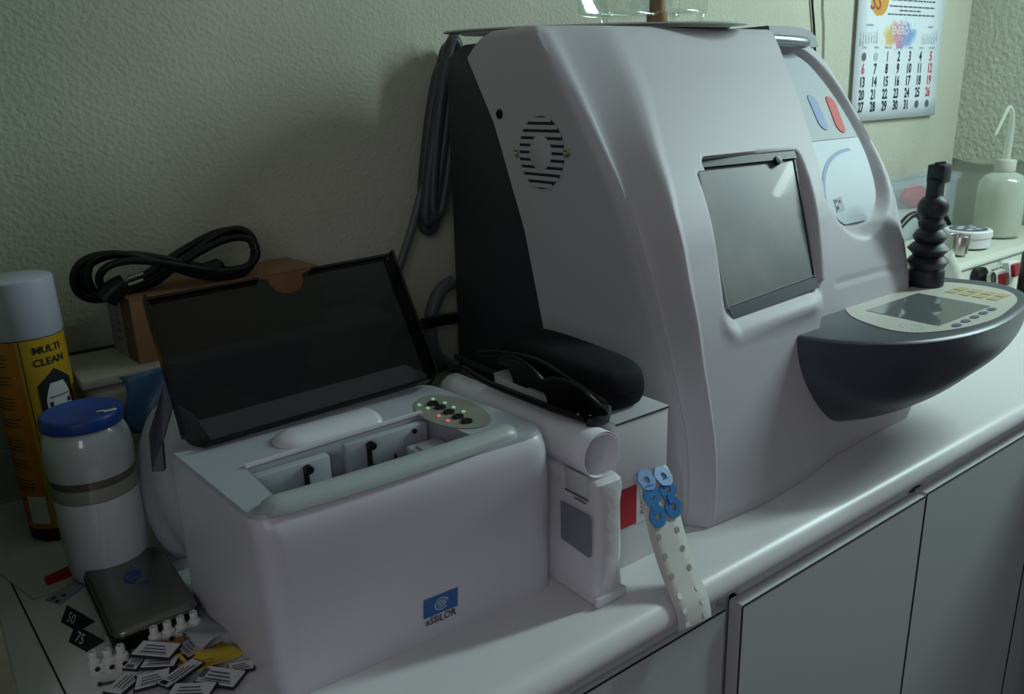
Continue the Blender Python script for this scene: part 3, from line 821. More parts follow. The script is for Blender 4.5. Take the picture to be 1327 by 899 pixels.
# black sunglasses draped over the roll
sg = thing('sunglasses', 'black glossy sunglasses resting on the roll beside the eyeglass case', 'glasses', (.425, .54, .152))
def lens(c0, ang, tilt, name):
    b = MB(); rws = []
    for i in range(9):
        u = -1+2*i/8; r = []
        hw = .0265*(1-.45*max(0, u)**2-.6*max(0, -u)**3)
        for j in range(7):
            v = -1+2*j/6
            p = Vector((u*.034, v*hw, .010*(1-u*u)*.6+.004*(1-v*v)))
            r.append(tuple(Vector(c0)+Matrix.Rotation(ang, 3, 'Z') @ Matrix.Rotation(tilt, 3, 'X') @ p))
        rws.append(r)
    o = b.grid(rws).build(name, 'black', sg, 60, fix=False); s = o.modifiers.new('s', 'SOLIDIFY'); s.thickness = .0025
lens((.4240, .494, .1630), 1.72, .95, 'lens'); lens((.4270, .560, .1650), 1.52, .95, 'lens')
MB().tube([(.418, .468, .160), (.410, .50, .1615), (.409, .55, .1605), (.409, .60, .160), (.414, .645, .161)], .0032, 8, 6).build('temple', 'black', sg)
MB().tube([(.443, .472, .166), (.444, .52, .175), (.446, .57, .180), (.448, .63, .172), (.445, .66, .165)], .0032, 8, 6).build('temple', 'black', sg)
MB().tube([(.417, .466, .1585), (.424, .462, .158), (.434, .463, .1575), (.443, .470, .163)], .0045, 8, 6).build('hinge', 'black', sg)
MB().ball((.414, .473, .1640), .0012, 8).build('rivet', 'chrome', sg); MB().ball((.421, .466, .163), .0012, 8).build('rivet', 'chrome', sg)

# liner strip hanging from between the cartons over the counter edge
ls = thing('liner_strip', 'cream perforated liner strip with blue pads hanging over the counter edge', 'strip', (.50, .44, 0))
path = [(.4900, .4672, .0927), (.4885, .4600, .0926), (.4860, .4515, .086), (.4830, .4435, .0715), (.4805, .4330, .050), (.4795, .4215, .0275), (.4790, .4085, .0060), (.4785, .3995, -.0070), (.4785, .3955, -.0190), (.4785, .3945, -.0260)]
ctr = dense([Vector(p) for p in path], 6); SWD = .0210
b = MB().grid([[(p.x-SWD, p.y+.0005, p.z+.0018) for p in ctr], [(p.x-SWD*.4, p.y-.0004, p.z+.0006) for p in ctr], [(p.x+SWD*.4, p.y-.0004, p.z-.0006) for p in ctr], [(p.x+SWD, p.y+.0005, p.z-.0018) for p in ctr]])
so = b.build('strip', 'liner', ls, 60, fix=False); m2 = so.modifiers.new('s', 'SOLIDIFY'); m2.thickness = .0004
def disc_on(i, off, r, nm, m, lift, ring=None):
    p = ctr[i]; t = (ctr[min(i+1, len(ctr)-1)]-ctr[i-1]).normalized(); sx = Vector((1, 0, -.08)).normalized(); nn = t.cross(sx).normalized()
    if nn.y > 0: nn = -nn
    sx = (sx-t*sx.dot(t)).normalized()
    c_ = p+sx*off+nn*lift
    b = MB(); K = 20
    if ring:
        o_ = [c_+(sx*math.cos(2*PI*k/K)+t*math.sin(2*PI*k/K))*r*(1+.05*math.cos(6*2*PI*k/K)) for k in range(K)]
        i_ = [c_+(sx*math.cos(2*PI*k/K)+t*math.sin(2*PI*k/K))*ring for k in range(K)]
        vs = o_+i_+[v+nn*.0012 for v in o_]+[v+nn*.0012 for v in i_]
        fs = []
        for k in range(K):
            j = (k+1) % K
            fs += [(k, j, K+j, K+k), (2*K+k, 2*K+j, 3*K+j, 3*K+k), (k, j, 2*K+j, 2*K+k), (K+k, K+j, 3*K+j, 3*K+k)]
        b.add(vs, fs)
    else:
        b.add([c_+(sx*math.cos(2*PI*k/K)+t*math.sin(2*PI*k/K))*r for k in range(K)], [tuple(range(K))])
    return b.build(nm, m, ls, 30, fix=bool(ring))
for (i, off) in ((11, -.0120), (16, -.0105), (21, -.0085), (10, .0085), (15, .0100), (20, .0120)):
    disc_on(i, off, .0098, 'adhesive_pad', 'blue', .0014, .0032)
for a, c in (((11, -.0120), (16, -.0105)), ((16, -.0105), (21, -.0085)), ((10, .0085), (15, .0100)), ((15, .0100), (20, .0120))):
    p = ctr[a[0]]+Vector((a[1], -.0026, 0)); q = ctr[c[0]]+Vector((c[1], -.0026, 0))
    mid = (p+q)/2; d = (q-p).normalized()*.0040; sd = Vector((.0042, 0, 0))
    MB().prism([mid-d-sd, mid-d+sd, mid+d+sd, mid+d-sd], (0, -.0012, 0)).build('pad_link', 'blue', ls, 0)
for i in (25, 29, 33, 38, 43, 49):
    for off in (-.0115, .0115): disc_on(min(i, len(ctr)-2), off, .0027, 'perforation', 'hole' if i < 34 else 'white', .0009)

# ================================================================== LEFT END OF THE WORKTOP
# spray can
CX, CY, CR = .0725, .897, .0330
can = thing('spray_can', 'orange and yellow spray can with pale grey cap at the left wall', 'can', (CX, CY, 0))
MB().lathe([(.030, 0), (.0325, .002), (.0325, .012), (CR, .015), (CR, .212), (.031, .2145), (0, .2145)], (CX, CY, 0), seg=40).build('can_body', 'ink', can)
MB().lathe([(.0335, .2120), (.0340, .2135), (.0338, .2640), (.0334, .2662), (.0320, .2672), (0, .2676)], (CX, CY, 0), seg=40).build('cap', 'cap', can)
def cp(ang, z, d=0):
    a = math.radians(ang); return (CX+(CR+d)*math.cos(a), CY+(CR+d)*math.sin(a), z)
def cpatch(a0, a1, z0, z1, d, n=24):
    return MB().grid([[cp(a0+(a1-a0)*k/n, z, d) for k in range(n+1)] for z in (z0, z1)])
SEAM = -113
cpatch(SEAM, SEAM+190, .016, .211, .0004).build('label_front', 'yellow', can, 60, fix=False)['label'] = 'yellow front label'
cpatch(SEAM-170, SEAM, .016, .211, .0004).build('label_back', 'orange', can, 60, fix=False)['label'] = 'orange text label'
for a in (SEAM, SEAM+5): cpatch(a, a+1.6, .03, .211, .0006, 3).build('label_line', 'ink' if a > SEAM else 'yellow', can, 60, fix=False)
def ctext(body, size, ang, z, m, sx=1.0, sl=0):
    MB().text(body, size, lambda x, y: cp(ang+math.degrees(x/CR), z+y+sl*x, .0009), sx=sx, bold=.02).build('lettering', m, can, 0, fix=False)
ctext('MULTI', .0098, SEAM+47, .2000, 'ink'); ctext('CLEAN', .0098, SEAM+47, .1880, 'ink')
def cpoly(pts, d, m, nm):
    # flat print on the can: triangulated by rows
    rws = []
    zs_ = sorted({p[1] for p in pts}); zz = np.linspace(zs_[0]+1e-5, zs_[-1]-1e-5, 24)
    for z in zz:
        hit = []
        for k in range(len(pts)):
            (a1, za), (a2, zb) = pts[k], pts[(k+1) % len(pts)]
            if (za > z) != (zb > z): hit.append(a1+(z-za)/(zb-za)*(a2-a1))
        if len(hit) >= 2:
            a, c = min(hit), max(hit); rws.append([cp(a+(c-a)*j/10, z, d) for j in range(11)])
    MB().grid(rws).build(nm, m, can, 60, fix=False)
A0 = SEAM+20; A1 = SEAM+80; AM = (A0+A1)/2
cpoly([(A0, .112), (A1, .112), (A1, .166), (AM, .1800), (A0, .166)], .0007, 'ink', 'house_print')
cpoly([(A0+9, .140), (A1-8, .140), (A1-8, .150), (A1-12, .158), (A1-18, .166), (A0+19, .166), (A0+13, .158), (A0+9, .150)], .0010, 'white', 'car_print')
cpoly([(A0+10, .133), (A0+16, .133), (A0+16, .141), (A0+10, .141)], .0010, 'white', 'car_print')
cpoly([(A1-15, .133), (A1-9, .133), (A1-9, .141), (A1-15, .141)], .0010, 'white', 'car_print')
cpoly([(A0+14, .1515), (A1-13, .1515), (A1-13, .1525), (A0+14, .1525)], .0013, 'ink', 'car_print')
cpoly([(A0+13, .1430), (A0+18, .1430), (A0+18, .1475), (A0+13, .1475)], .0013, 'ink', 'car_print')
cpoly([(A1-17, .1430), (A1-12, .1430), (A1-12, .1475), (A1-17, .1475)], .0013, 'ink', 'car_print')
cpoly([(A0+6, .095), (A1-6, .095), (A1-6, .120), (AM, .1285), (A0+6, .120)], .0010, 'yellow', 'badge_print')
cpoly([(AM-12, .112), (AM-4, .112), (AM+1, .120), (AM-6, .121)], .0013, 'ink', 'badge_print')
cpoly([(AM+3, .110), (AM+12, .110), (AM+12, .119), (AM+5, .121)], .0013, 'ink', 'badge_print')
b = MB()
for blk in range(7):
    zt = .198-blk*.0215
    for k in range(3 if blk % 2 else 4):
        z = zt-k*.0036
        b.grid([[cp(SEAM-62+(50-rng.random()*14)*j/8, zz, .0008) for j in range(9)] for zz in (z, z+.0011)])
b.build('small_print', 'cardd', can, 0, fix=False)
cpatch(SEAM-38, SEAM-4, .022, .052, .0008, 8).build('code_patch', 'white', can, 60, fix=False)['label'] = 'blank white patch'

# glass jar
JX, JY = .0925, .780
jar = thing('glass_jar', 'glass jar of white powder with a blue screw lid', 'jar', (JX, JY, 0))
JO = (JX, JY, 0)
MB().lathe([(.0305, .0), (.0345, .003), (.0360, .010), (.0365, .05), (.0372, .085), (.0378, .113), (.0380, .125), (.0365, .138), (.0330, .147), (.0310, .1495)], JO, seg=44).build('jar_glass', 'glass', jar)
MB().lathe([(.0298, .0012), (.0338, .004), (.0350, .010), (.0355, .05), (.0361, .082), (.0357, .0835), (0, .0845)], JO, seg=44).build('powder', 'powder', jar)
MB().lathe([(.0360, .0848), (.0363, .0968), (.0360, .0970), (0, .0972)], JO, seg=44).build('residue_band', 'beige', jar)['label'] = 'dull beige residue band'
MB().lathe([(.0358, .0975), (.0362, .1035), (.0355, .104), (0, .1042)], JO, seg=44).build('residue_band', 'murk', jar)
MB().lathe([(.0362, .1046), (.0368, .113), (.0370, .124), (.0356, .137), (.0322, .1460), (.0300, .1490), (0, .1492)], JO, seg=44).build('coated_top', 'frost', jar)
prof = [(0, .1510), (.0325, .1510), (.0338, .1492), (.0344, .1497), (.0347, .1515), (.0344, .1580), (.0333, .1605), (.0315, .1612), (.0302, .1608), (0, .1612)]
b = MB().lathe(prof[1:], JO, seg=60); b.build('jar_lid', 'lidblue', jar, 50)['label'] = 'blue screw lid'
MB().box(.108, .1185, .758, .7625, .1612, .1616).box(.103, .109, .763, .765, .1612, .1616).build('lid_print', 'white', jar, 0)
a = math.radians(-70); MB().prism([(JX+.0372*math.cos(a), JY+.0372*math.sin(a), .012), (JX+.0370*math.cos(a+.22), JY+.0370*math.sin(a+.22), .012), (JX+.0374*math.cos(a+.18), JY+.0374*math.sin(a+.18), .021)], (0, -.0004, 0)).build('sticker_scrap', 'hole', jar, 0)

# beige case with dark lid, cardboard box, cord
cs = thing('storage_case', 'beige plastic case with dark lid against the wall behind the jar', 'case', (.27, .93, 0))
MB().box(.112, .46, .872, .985, 0, .150, .012, 3).build('body', 'beige', cs)
MB().box(.108, .465, .868, .974, .150, .1605, .002).build('lid', 'beige', cs)
MB().box(.060, .465, .975, .990, .146, .1600, .001).build('back_strip', 'black', cs)
for (x, z, s_) in ((.128, .112, .010), (.138, .104, .008), (.132, .082, .007)):
    MB().box(x-s_/2, x-s_/2+.0016, .8715, .8722, z-s_/2, z+s_/2).box(x-s_/2, x+s_/2, .8715, .8722, z+s_/2-.0012, z+s_/2).box(x, x+s_/2, .8715, .8722, z-s_/2, z-s_/2+.0012).build('print', 'ink', cs, 0)
cb = thing('cardboard_box', 'brown cardboard box lying on the beige case under the black cord', 'box', (.27, .93, .1607))
def cbox(x0, x1, y0, y1, z0, z1, r, nm, m):
    RB = rz(.085); pv = Vector((.168, .884, .161))
    return MB().box(x0, x1, y0, y1, z0, z1, r, rot=RB, piv=pv).build(nm, m, cb, 20 if r else 0)
cbox(.168, .385, .884, .966, .1610, .2300, .001, 'box', 'cardb')
cbox(.1674, .1680, .8860, .916, .1615, .2295, 0, 'tape', 'cardd')
cbox(.1672, .1680, .9165, .964, .1615, .2290, 0, 'tape', 'tapegrey')['label'] = 'grey printed tape strip'
for i in range(5): cbox(.1668, .1673, .924+.004*(i % 2), .942-.003*i, .178+.009*i, .181+.009*i, 0, 'print', 'inkgrey')
cbox(.168, .385, .8833, .9667, .2300, .2308, 0, 'flap', 'cardb')

cord = thing('power_cord', 'coiled black power cord with plug on the cardboard box', 'cord', (.225, .91, .231))
def fig(sc_, ox, ph, yy, flat_=1.0):
    out = []
    for k in range(24):
        t = 2*PI*k/24
        x = .222+ox+.094*sc_*math.cos(t); zz = .2545+.024*flat_*math.sin(2*t+ph)+.010*math.cos(t)*.5
        out.append((x, yy+.010*math.sin(t), max(zz, .2350 if x > .16 else .222)))
    return out
b = MB()
b.tube(fig(1.0, -.002, .0, .918), .0040, 10, 4, True).tube(fig(.93, .004, .18, .910, 1.05), .0040, 10, 4, True)
b.tube(fig(.98, .004, -.15, .926, .85), .0040, 10, 4, True).tube(fig(.88, .008, .05, .903, .7), .0040, 10, 4, True)
b.build('cable', 'black', cord, 60)
MB().tube([(.150, .899, .232), (.158, .897, .240), (.170, .896, .246)], .0105, 12, 5, rad=lambda f: .012-.002*f).build('plug', 'black', cord)
MB().tube([(.172, .8955, .2435), (.187, .8945, .247)], .0018, 8, spline=False).build('prong', 'chrome', cord)
MB().tube([(.173, .8955, .2500), (.188, .8945, .2535)], .0018, 8, spline=False).build('prong', 'chrome', cord)
MB().lathe([(.009, 0), (.010, .004), (.010, .020), (.006, .024), (0, .024)], (.250, .905, .2420), (1, 0, .2), 14).build('tie_wrap', 'black', cord)

# crumpled cloudy bag and blue film behind the jar
def crumple(c, r, sq, amp, seed, n=26, top=None):
    q = random.Random(seed); ph = [(q.uniform(3, 9), q.uniform(3, 9), q.uniform(0, 6.3)) for _ in range(6)]
    b = MB(); rws = []
    for i in range(n+1):
        th = PI*i/n; row = []
        for k in range(2*n+1):
            a = 2*PI*k/(2*n)
            d = 1+amp*sum(math.sin(u*th+round(v)*a+p) for u, v, p in ph)/3
            row.append((c[0]+r*sq[0]*d*math.sin(th)*math.cos(a), c[1]+r*sq[1]*d*math.sin(th)*math.sin(a), max(.0006, c[2]-r*sq[2]*d*math.cos(th))))
        rws.append(row)
    return b.grid(rws)
o = crumple((.166, .775, .064), .05, (.74, 1.25, 1.60), .05, 3).build('plastic_bag', 'cloudy', smooth=50)
tag(o, 'crumpled cloudy plastic bag between the jar and tracing unit', 'bag')
b = MB(); rws = []
for i in range(13):
    f = i/12; row = []
    for k in range(25):
        g = k/24; x = .142+.20*g
        z = .159-.062*f*(.75+.25*math.sin(g*9+1)); y = .866-.012*f-.004*math.sin(g*21+f*4)-.004
        row.append((x+.004*math.sin(f*7), y, z))
    rws.append(row)
o = b.grid(rws).build('blue_film', 'bluefilm', smooth=60, fix=False); m2 = o.modifiers.new('s', 'SOLIDIFY'); m2.thickness = .0006
tag(o, 'crumpled blue plastic film hanging on the front of the beige case', 'film')

# clear sleeve with papers under the can
o = MB().prism([(.006, .835, .0004), (.024, .769, .0004), (.066, .767, .0004), (.105, .90, .0004), (.03, .975, .0004)], (0, 0, .0005)).build('clear_sleeve', 'sleeve', smooth=0)
tag(o, 'flat clear plastic sleeve lying under the spray can and jar', 'sleeve')
rl = thing('red_label', 'small dark red sachet with clipped corners in front of the jar', 'sachet', (.055, .795, .001))
MB().prism([(.037, .796, .0010), (.039, .801, .0010), (.063, .808, .0010), (.066, .804, .0010), (.0675, .791, .0010), (.065, .787, .0010), (.038, .784, .0010)], (0, 0, .0008)).build('foil', 'red', rl, 0)
MB().text('gel', .008, lambda x, y: (.055+x*.2+y*.1, .795+x, .0020)).build('lettering', 'lilac', rl, 0, fix=False)
pl = thing('lilac_sachet', 'lilac and white paper sachet beside the silver tin', 'sachet', (.053, .752, .001))
MB().prism([(.033, .760, .0002), (.066, .782, .0010), (.0665, .762, .0010), (.042, .744, .0002)], (0, 0, .0009)).build('paper', 'lilac', pl, 0)
for (x, y) in ((.039, .757), (.041, .750), (.047, .756)):
    MB().lathe([(.0022, 0), (0, .0004)], (x, y, .0014), seg=8).build('print', 'ink', pl, 0)

# silver tin with black base
tn = thing('hinged_tin', 'flat silver lidded tin with black base and blue emblem', 'tin', (.100, .698, 0))
def rrect(x0, x1, y0, y1, r, z, skew=0):
    out = []
    for (cx_, cy_, a0) in ((x1-r, y1-r, 0), (x0+r, y1-r, PI/2), (x0+r, y0+r, PI), (x1-r, y0+r, 3*PI/2)):
        for k in range(6):
            a = a0+PI/2*k/5; x = cx_+r*math.cos(a); y = cy_+r*math.sin(a); out.append((x, y, z))
    return out
def stack(spec):
    rws = [rrect(*s) for s in spec]; n = len(rws[0]); rws = [r+[r[0]] for r in rws]
    b = MB().grid(rws); b.f += [tuple(range(n))[::-1], tuple(range((len(spec)-1)*(n+1), (len(spec)-1)*(n+1)+n))]; return b
stack([(.0665, .1325, .6370, .7610, .010, 0), (.0650, .1340, .6355, .7625, .011, .003), (.0645, .1345, .6350, .7630, .011, .0135)]).build('base', 'black', tn)
stack([(.0660, .1330, .6365, .7615, .010, .0136), (.0660, .1330, .6365, .7615, .010, .0165), (.0672, .1318, .6377, .7603, .010, .0183), (.0690, .1300, .6395, .7585, .009, .0190)]).build('lid', 'tin', tn)['label'] = 'silver lid'
stack([(.0656, .1334, .6361, .7619, .010, .0139), (.0656, .1334, .6361, .7619, .010, .0148)]).build('rim', 'chrome', tn)
b = MB()
def tp(x, y): return (.1005+x, .716+y, .0193)
for r0, r1, a0, a1 in ((.009, .0115, .4, 4.6), (.0045, .0068, -2.3, 2.2)):
    b.grid([[tp(r*math.cos(a0+(a1-a0)*k/18)*.8, r*math.sin(a0+(a1-a0)*k/18)) for k in range(19)] for r in (r0, r1)])
b.grid([[tp(-.006, -.002), tp(.006, .003)], [tp(-.006, .0005), tp(.006, .0055)]])
b.build('emblem', 'inkblue', tn, 0, fix=False)
b = MB()
for k in range(3): b.grid([[tp(.0005+.003*k, -.017), tp(.0022+.003*k, -.017)], [tp(.0005+.003*k, -.0135), tp(.0022+.003*k, -.0135)]])
b.build('print', 'inkblue', tn, 0, fix=False)

# numbered black tents
def tent(c, ang, num, label):
    t = thing('number_tent', label, 'marker', (c[0], c[1], 0), 'black number tents')
    R = rz(ang)
    def q(x, y, z): v = R @ Vector((x, y, 0)); return (c[0]+v.x, c[1]+v.y, z)
    L = .0130; h = .0120; wd = .0080
    MB().add([q(-L, -wd, 0), q(L, -wd, 0), q(L, 0, h), q(-L, 0, h), q(-L, wd, 0), q(L, wd, 0)], [(0, 1, 2, 3), (3, 2, 5, 4), (0, 3, 4), (1, 5, 2), (0, 4, 5, 1)]).build('tent', 'ink', t, 0)
    nl = math.hypot(wd, h)
    MB().text(num, .0115, lambda x, y: q(x, -wd+wd*(y/nl+.48)-.0006, h*(y/nl+.48)+.0004)).build('number', 'white', t, 0, fix=False)
tent((.0500, .7065), -1.22, '50', 'black folded number tent reading 50 beside the tin')
tent((.0505, .6720), -1.20, '75', 'black folded number tent reading 75 below the other tent')

# milky terminal blocks
def terminals(pts, label, hgt):
    c = Vector((sum(p[0] for p in pts)/len(pts), sum(p[1] for p in pts)/len(pts), 0))
    t = thing('terminal_block', label, 'connector', c)
    for (x, y) in pts:
        k = MB().lathe([(.0048, 0), (.0052, .001), (.0052, hgt*.55), (.0040, hgt*.62), (.0033, hgt*.66), (.0033, hgt*.96), (.0027, hgt), (.0018, hgt), (.0018, hgt*.9), (0, hgt*.9)], (x, y, 0), seg=16).build('terminal', 'termw', t, 40)
        MB().lathe([(.0020, 0), (.0020, .0004), (0, .0004)], (x+.0006, y-.0051, hgt*.28), (0, -1, 0), 10).build('screw_hole', 'dark', k, 0)
    for p, q in zip(pts[:-1], pts[1:]):
        d = Vector((q[0]-p[0], q[1]-p[1], 0)); L = d.length; m_ = Vector((p[0]+q[0], p[1]+q[1], 0))/2
        MB().box(m_.x-L*.35, m_.x+L*.35, m_.y-.0032, m_.y+.0032, .001, hgt*.45, .0006, rot=rz(math.atan2(d.y, d.x))).build('web', 'termw', t)
terminals([(.0945, .6285), (.1050, .6285), (.1155, .6285), (.1260, .6285)], 'strip of four milky screw terminals in front of the silver tin', .0185)
terminals([(.0490, .6260), (.0585, .6215), (.0675, .6200)], 'strip of three milky screw terminals left of the sachets', .0190)

# sachets
SP = [(.0905, .6100, -46, .030, .0155), (.080, .582, -21, .022, .0150), (.0985, .5735, 27, .031, .0110), (.1215, .552, -50, .030, .0165), (.0985, .5460, -42, .030, .0150),
      (.1130, .5985, -77, .018, .0130), (.1385, .5560, -21, .018, .0100), (.0795, .617, 45, .026, .0105), (.0640, .5960, 39, .027, .0140), (.0900, .5985, -35, .024, .0125), (.0800, .5905, -8, .018, .0110)]
SL = ['white foil sachet on top of the heap, under the terminals', 'white sachet with black print at the heap front', 'long narrow white and black sachet across the heap',
      'largest white sachet at the right front of the heap', 'white sachet cut by the bottom of the photo', 'pinkish sachet lying on the orange bag', 'small white sachet against the tracing unit base',
      'narrow white sachet left beneath the top sachet', 'long white sachet at the left edge of the heap', 'white sachet under the topmost one of the heap', 'small scuffed sachet in the middle of the heap']
ZZ = [.0100, .0052, .0066, .0050, .0082, .0075, .0030, .0050, .0025, .0060, .0035]
for i, ((x, y, a, L, Wd), lb) in enumerate(zip(SP, SL)):
    t = thing('sachet', lb, 'sachet', (x, y, ZZ[i]-.0018), 'heap of small sachets')
    L *= 1.12; Wd *= 1.15
    R = rz(math.radians(a)); tl_ = .09*math.sin(i*2.1)
    def q(u, v, z, R=R, x=x, y=y, i=i, tl_=tl_):
        p = R @ Vector((u, v, 0)); return (x+p.x, y+p.y, ZZ[i]+z+u*tl_)
    MB().prism([q(-L/2, -Wd/2-.0008, -.0016), q(L/2+.0008, -Wd/2-.0008, -.0016), q(L/2+.0008, Wd/2, -.0016), q(-L/2, Wd/2, -.0016)], (0, 0, .0016)).build('backing', 'ink', t, 0)
    e = .0011
    MB().prism([q(-L/2+e, -Wd/2+e, 0), q(L/2-e*.4, -Wd/2+e, 0), q(L/2-e*.4, Wd/2-e*.5, 0), q(-L/2+e, Wd/2-e*.5, 0)], (0, 0, .0005)).build('face', 'lilac' if i == 5 else 'white', t, 0)
    b = MB()
    for k in range(3):
        v0 = -Wd*.26+k*Wd*.20
        b.add([q(-L*.30, v0, .0007), q(L*(.34-.08*k), v0, .0007), q(L*(.34-.08*k), v0+Wd*.085, .0007), q(-L*.30, v0+Wd*.085, .0007)], [(0, 1, 2, 3)])
    b.add([q(-L*.36, -Wd*.34, .0007), q(L*.38, -Wd*.34, .0007), q(L*.38, -Wd*.31, .0007), q(-L*.36, -Wd*.31, .0007)], [(0, 1, 2, 3)])
    if i in (3, 2, 7): b.add([q(-L*.46, -Wd*.2, .0007), q(-L*.34, -Wd*.2, .0007), q(-L*.34, Wd*.34, .0007), q(-L*.46, Wd*.34, .0007)], [(0, 1, 2, 3)])
    b.build('print', 'inkgrey' if i != 2 else 'ink', t, 0, fix=False)
# crumpled snack-like bag beside the tracer
yb = thing('crumpled_bag', 'crumpled clear bag with yellow and orange print beside the tracing unit', 'bag', (.125, .60, 0))
def sheet(x0, x1, y0, y1, z0, amp, m, nm, seed):
    q = random.Random(seed); ph = [(q.uniform(60, 200), q.uniform(60, 200), q.uniform(0, 6)) for _ in range(5)]
    rws = []
    for i in range(15):
        rws.append([(x0+(x1-x0)*j/14-.010*(i/14), y0+(y1-y0)*i/14, z0+max(0, amp*(.5+sum(math.sin(a*(x0+(x1-x0)*j/14)+b_*(y0+(y1-y0)*i/14)+p) for a, b_, p in ph)/5))) for j in range(15)])
    o = MB().grid(rws).build(nm, m, yb, 60, fix=False); s_ = o.modifiers.new('s', 'SOLIDIFY'); s_.thickness = .0004
sheet(.111, .147, .570, .598, .0012, .006, 'ylw', 'yellow_print', 1)
sheet(.102, .124, .575, .626, .0022, .005, 'orn', 'orange_print', 2)
sheet(.118, .146, .592, .634, .0040, .010, 'cloudy', 'clear_film', 5)
for i, (x0, y0, x1, y1) in enumerate([(.0478, .6065, .0600, .6020), (.0660, .6330, .0760, .6335), (.0880, .6480, .0890, .6320)]):
    o = MB().tube([(x0, y0, .0012), (x1, y1, .0012)], .0010, 8, spline=False)
    o.ball((x0, y0, .0018), .0017, 8)
    o = o.build('black_pin', 'black', smooth=40)
    tag(o, ['black pin lying left of the sachet heap', 'black pin lying behind the three terminals', 'black pin lying against the tin corner'][i], 'pin', 'loose black pins')

# ================================================================== HOSES AND CABLES BEHIND
hk = thing('hose_hank', 'hank of dark grey hose hanging behind the machine rear corner', 'hose', (.60, .965, .25))
def loop(dx, y, top, bot, w_, r, nm):
    pts = []
    a = Vector((.630+dx, y, top)); c = Vector((.586+dx, y, bot)); ax = (a-c); L = ax.length; u = ax.normalized(); sd = Vector((u.z, 0, -u.x))
    for k in range(16):
        t = 2*PI*k/16; sgn = math.sin(t)
        pts.append((a+c)/2+u*(L/2)*math.cos(t)*1.0+sd*w_*math.copysign(abs(sgn)**.6, sgn))
    MB().tube(pts, r, 10, 4, True).build(nm, 'hosedark', hk)
for k, (dx, y, top, bot, w_) in enumerate([(-.002, .957, .486, .262, .0140), (.004, .967, .490, .258, .0070), (-.006, .975, .455, .240, .0190), (.006, .983, .480, .270, .0120), (-.014, .960, .440, .255, .0100)]):
    loop(dx, y, top, bot, w_*.85, .0078, 'hose_turn')
MB().tube([(.590, .968, .315), (.572, .970, .296), (.552, .972, .245), (.528, .972, .195), (.495, .972, .13), (.47, .965, .06)], .0055, 10, 6).build('hose_tail', 'hose', hk)
o = MB().tube([(.607, .962, .165), (.585, .957, .158), (.568, .955, .135), (.562, .955, .105), (.568, .957, .070), (.59, .962, .045), (.62, .965, .03)], .0095, 12, 8).build('drain_hose', 'hose')
tag(o, 'thick grey drain hose curving out behind the white machine', 'hose')
o = MB().tube([(.480, .935, .105), (.520, .940, .121), (.55, .938, .1245), (.585, .945, .122), (.64, .955, .115)], .0042, 10, 8).tube([(.480, .945, .092), (.52, .948, .109), (.552, .944, .114), (.585, .95, .112), (.64, .958, .105)], .0042, 10, 8).build('black_cable', 'black')
tag(o, 'pair of black cables running behind the smoked lid', 'cable')
o = MB().tube([(.48, .93, .009), (.515, .92, .030), (.545, .925, .055), (.573, .945, .05)], .0075, 10, 8).tube([(.495, .90, .008), (.53, .905, .022), (.555, .915, .02), (.565, .94, .008)], .006, 10, 8).build('dark_hose', 'hosedark')
tag(o, 'dark hose bundle on the worktop behind the tracing unit', 'hose')
o = MB().tube([(1.466, .996, .75), (1.470, .996, .60), (1.474, .996, .56), (1.488, .996, .505), (1.505, .996, .40), (1.52, .996, .2), (1.52, .99, .004)], .0022, 8, 8).build('thin_cable', 'black')
tag(o, 'thin black cable running down the wall beside the calendar', 'cable')
o = MB().tube([(1.507, .997, 1.0), (1.510, .997, .60), (1.524, .997, .50), (1.545, .997, .25), (1.55, .99, .004)], .0018, 8, 8).build('pale_cable', 'wallcoarse')
tag(o, 'wall coloured cable running down the wall left of the calendar', 'cable')

# ================================================================== CALENDAR
cal = thing('wall_calendar', 'paper wall calendar open at ENERO hanging on the back wall', 'calendar', (1.79, .99, .335))
TILT = .035
def kp_(x, z, d=0):
    g = max(0, (.40-z))*.06
    return (x+(z-.55)*TILT*-1+.0, .9935-g*.35-d, z)
rws = [[kp_(1.625+.345*i/6, .336+.42*k/10) for i in range(7)] for k in range(11)]
o = MB().grid(rws).build('sheet', 'calpaper', cal, 60, fix=False); m2 = o.modifiers.new('s', 'SOLIDIFY'); m2.thickness = .0025; m2.offset = 1
def ct(body, size, x, z, m, sx=1.0, align='CENTER', bold=0):
    return MB().text(body, size, lambda u, v: kp_(x+u, z+v, .0032), align, sx, bold)
colx = [1.652+.0455*i for i in range(7)]; rowz = [.4650, .4400, .4140, .3885, .3635]
num = [[None, None, '1', '2', '3', '4', '5'], ['6', '7', '8', '9', '10', '11', '12'], ['13', '14', '15', '16', '17', '18', '19'], ['20', '21', '22', '23', '24', '25', '26'], ['27', '28', '29', '30', '31', None, None]]
for r in range(5):
    for c in range(7):
        s_ = num[r][c]
        x = colx[c]+.004
        if s_ is None:
            MB().add([kp_(x+.0085*math.cos(2*PI*k/16), rowz[r]+.0085*math.sin(2*PI*k/16), .0032) for k in range(16)], [tuple(range(16))]).build('moon_symbol', 'inkgrey' if (r, c) != (0, 1) else 'panelg', cal, 0, fix=False)
        else:
            red_ = c == 6 or s_ in ('6', '1')
            ct(s_, .0285, x, rowz[r], 'x', .72, bold=.028).build('date', 'pinkr' if red_ else 'ink', cal, 0, fix=False)
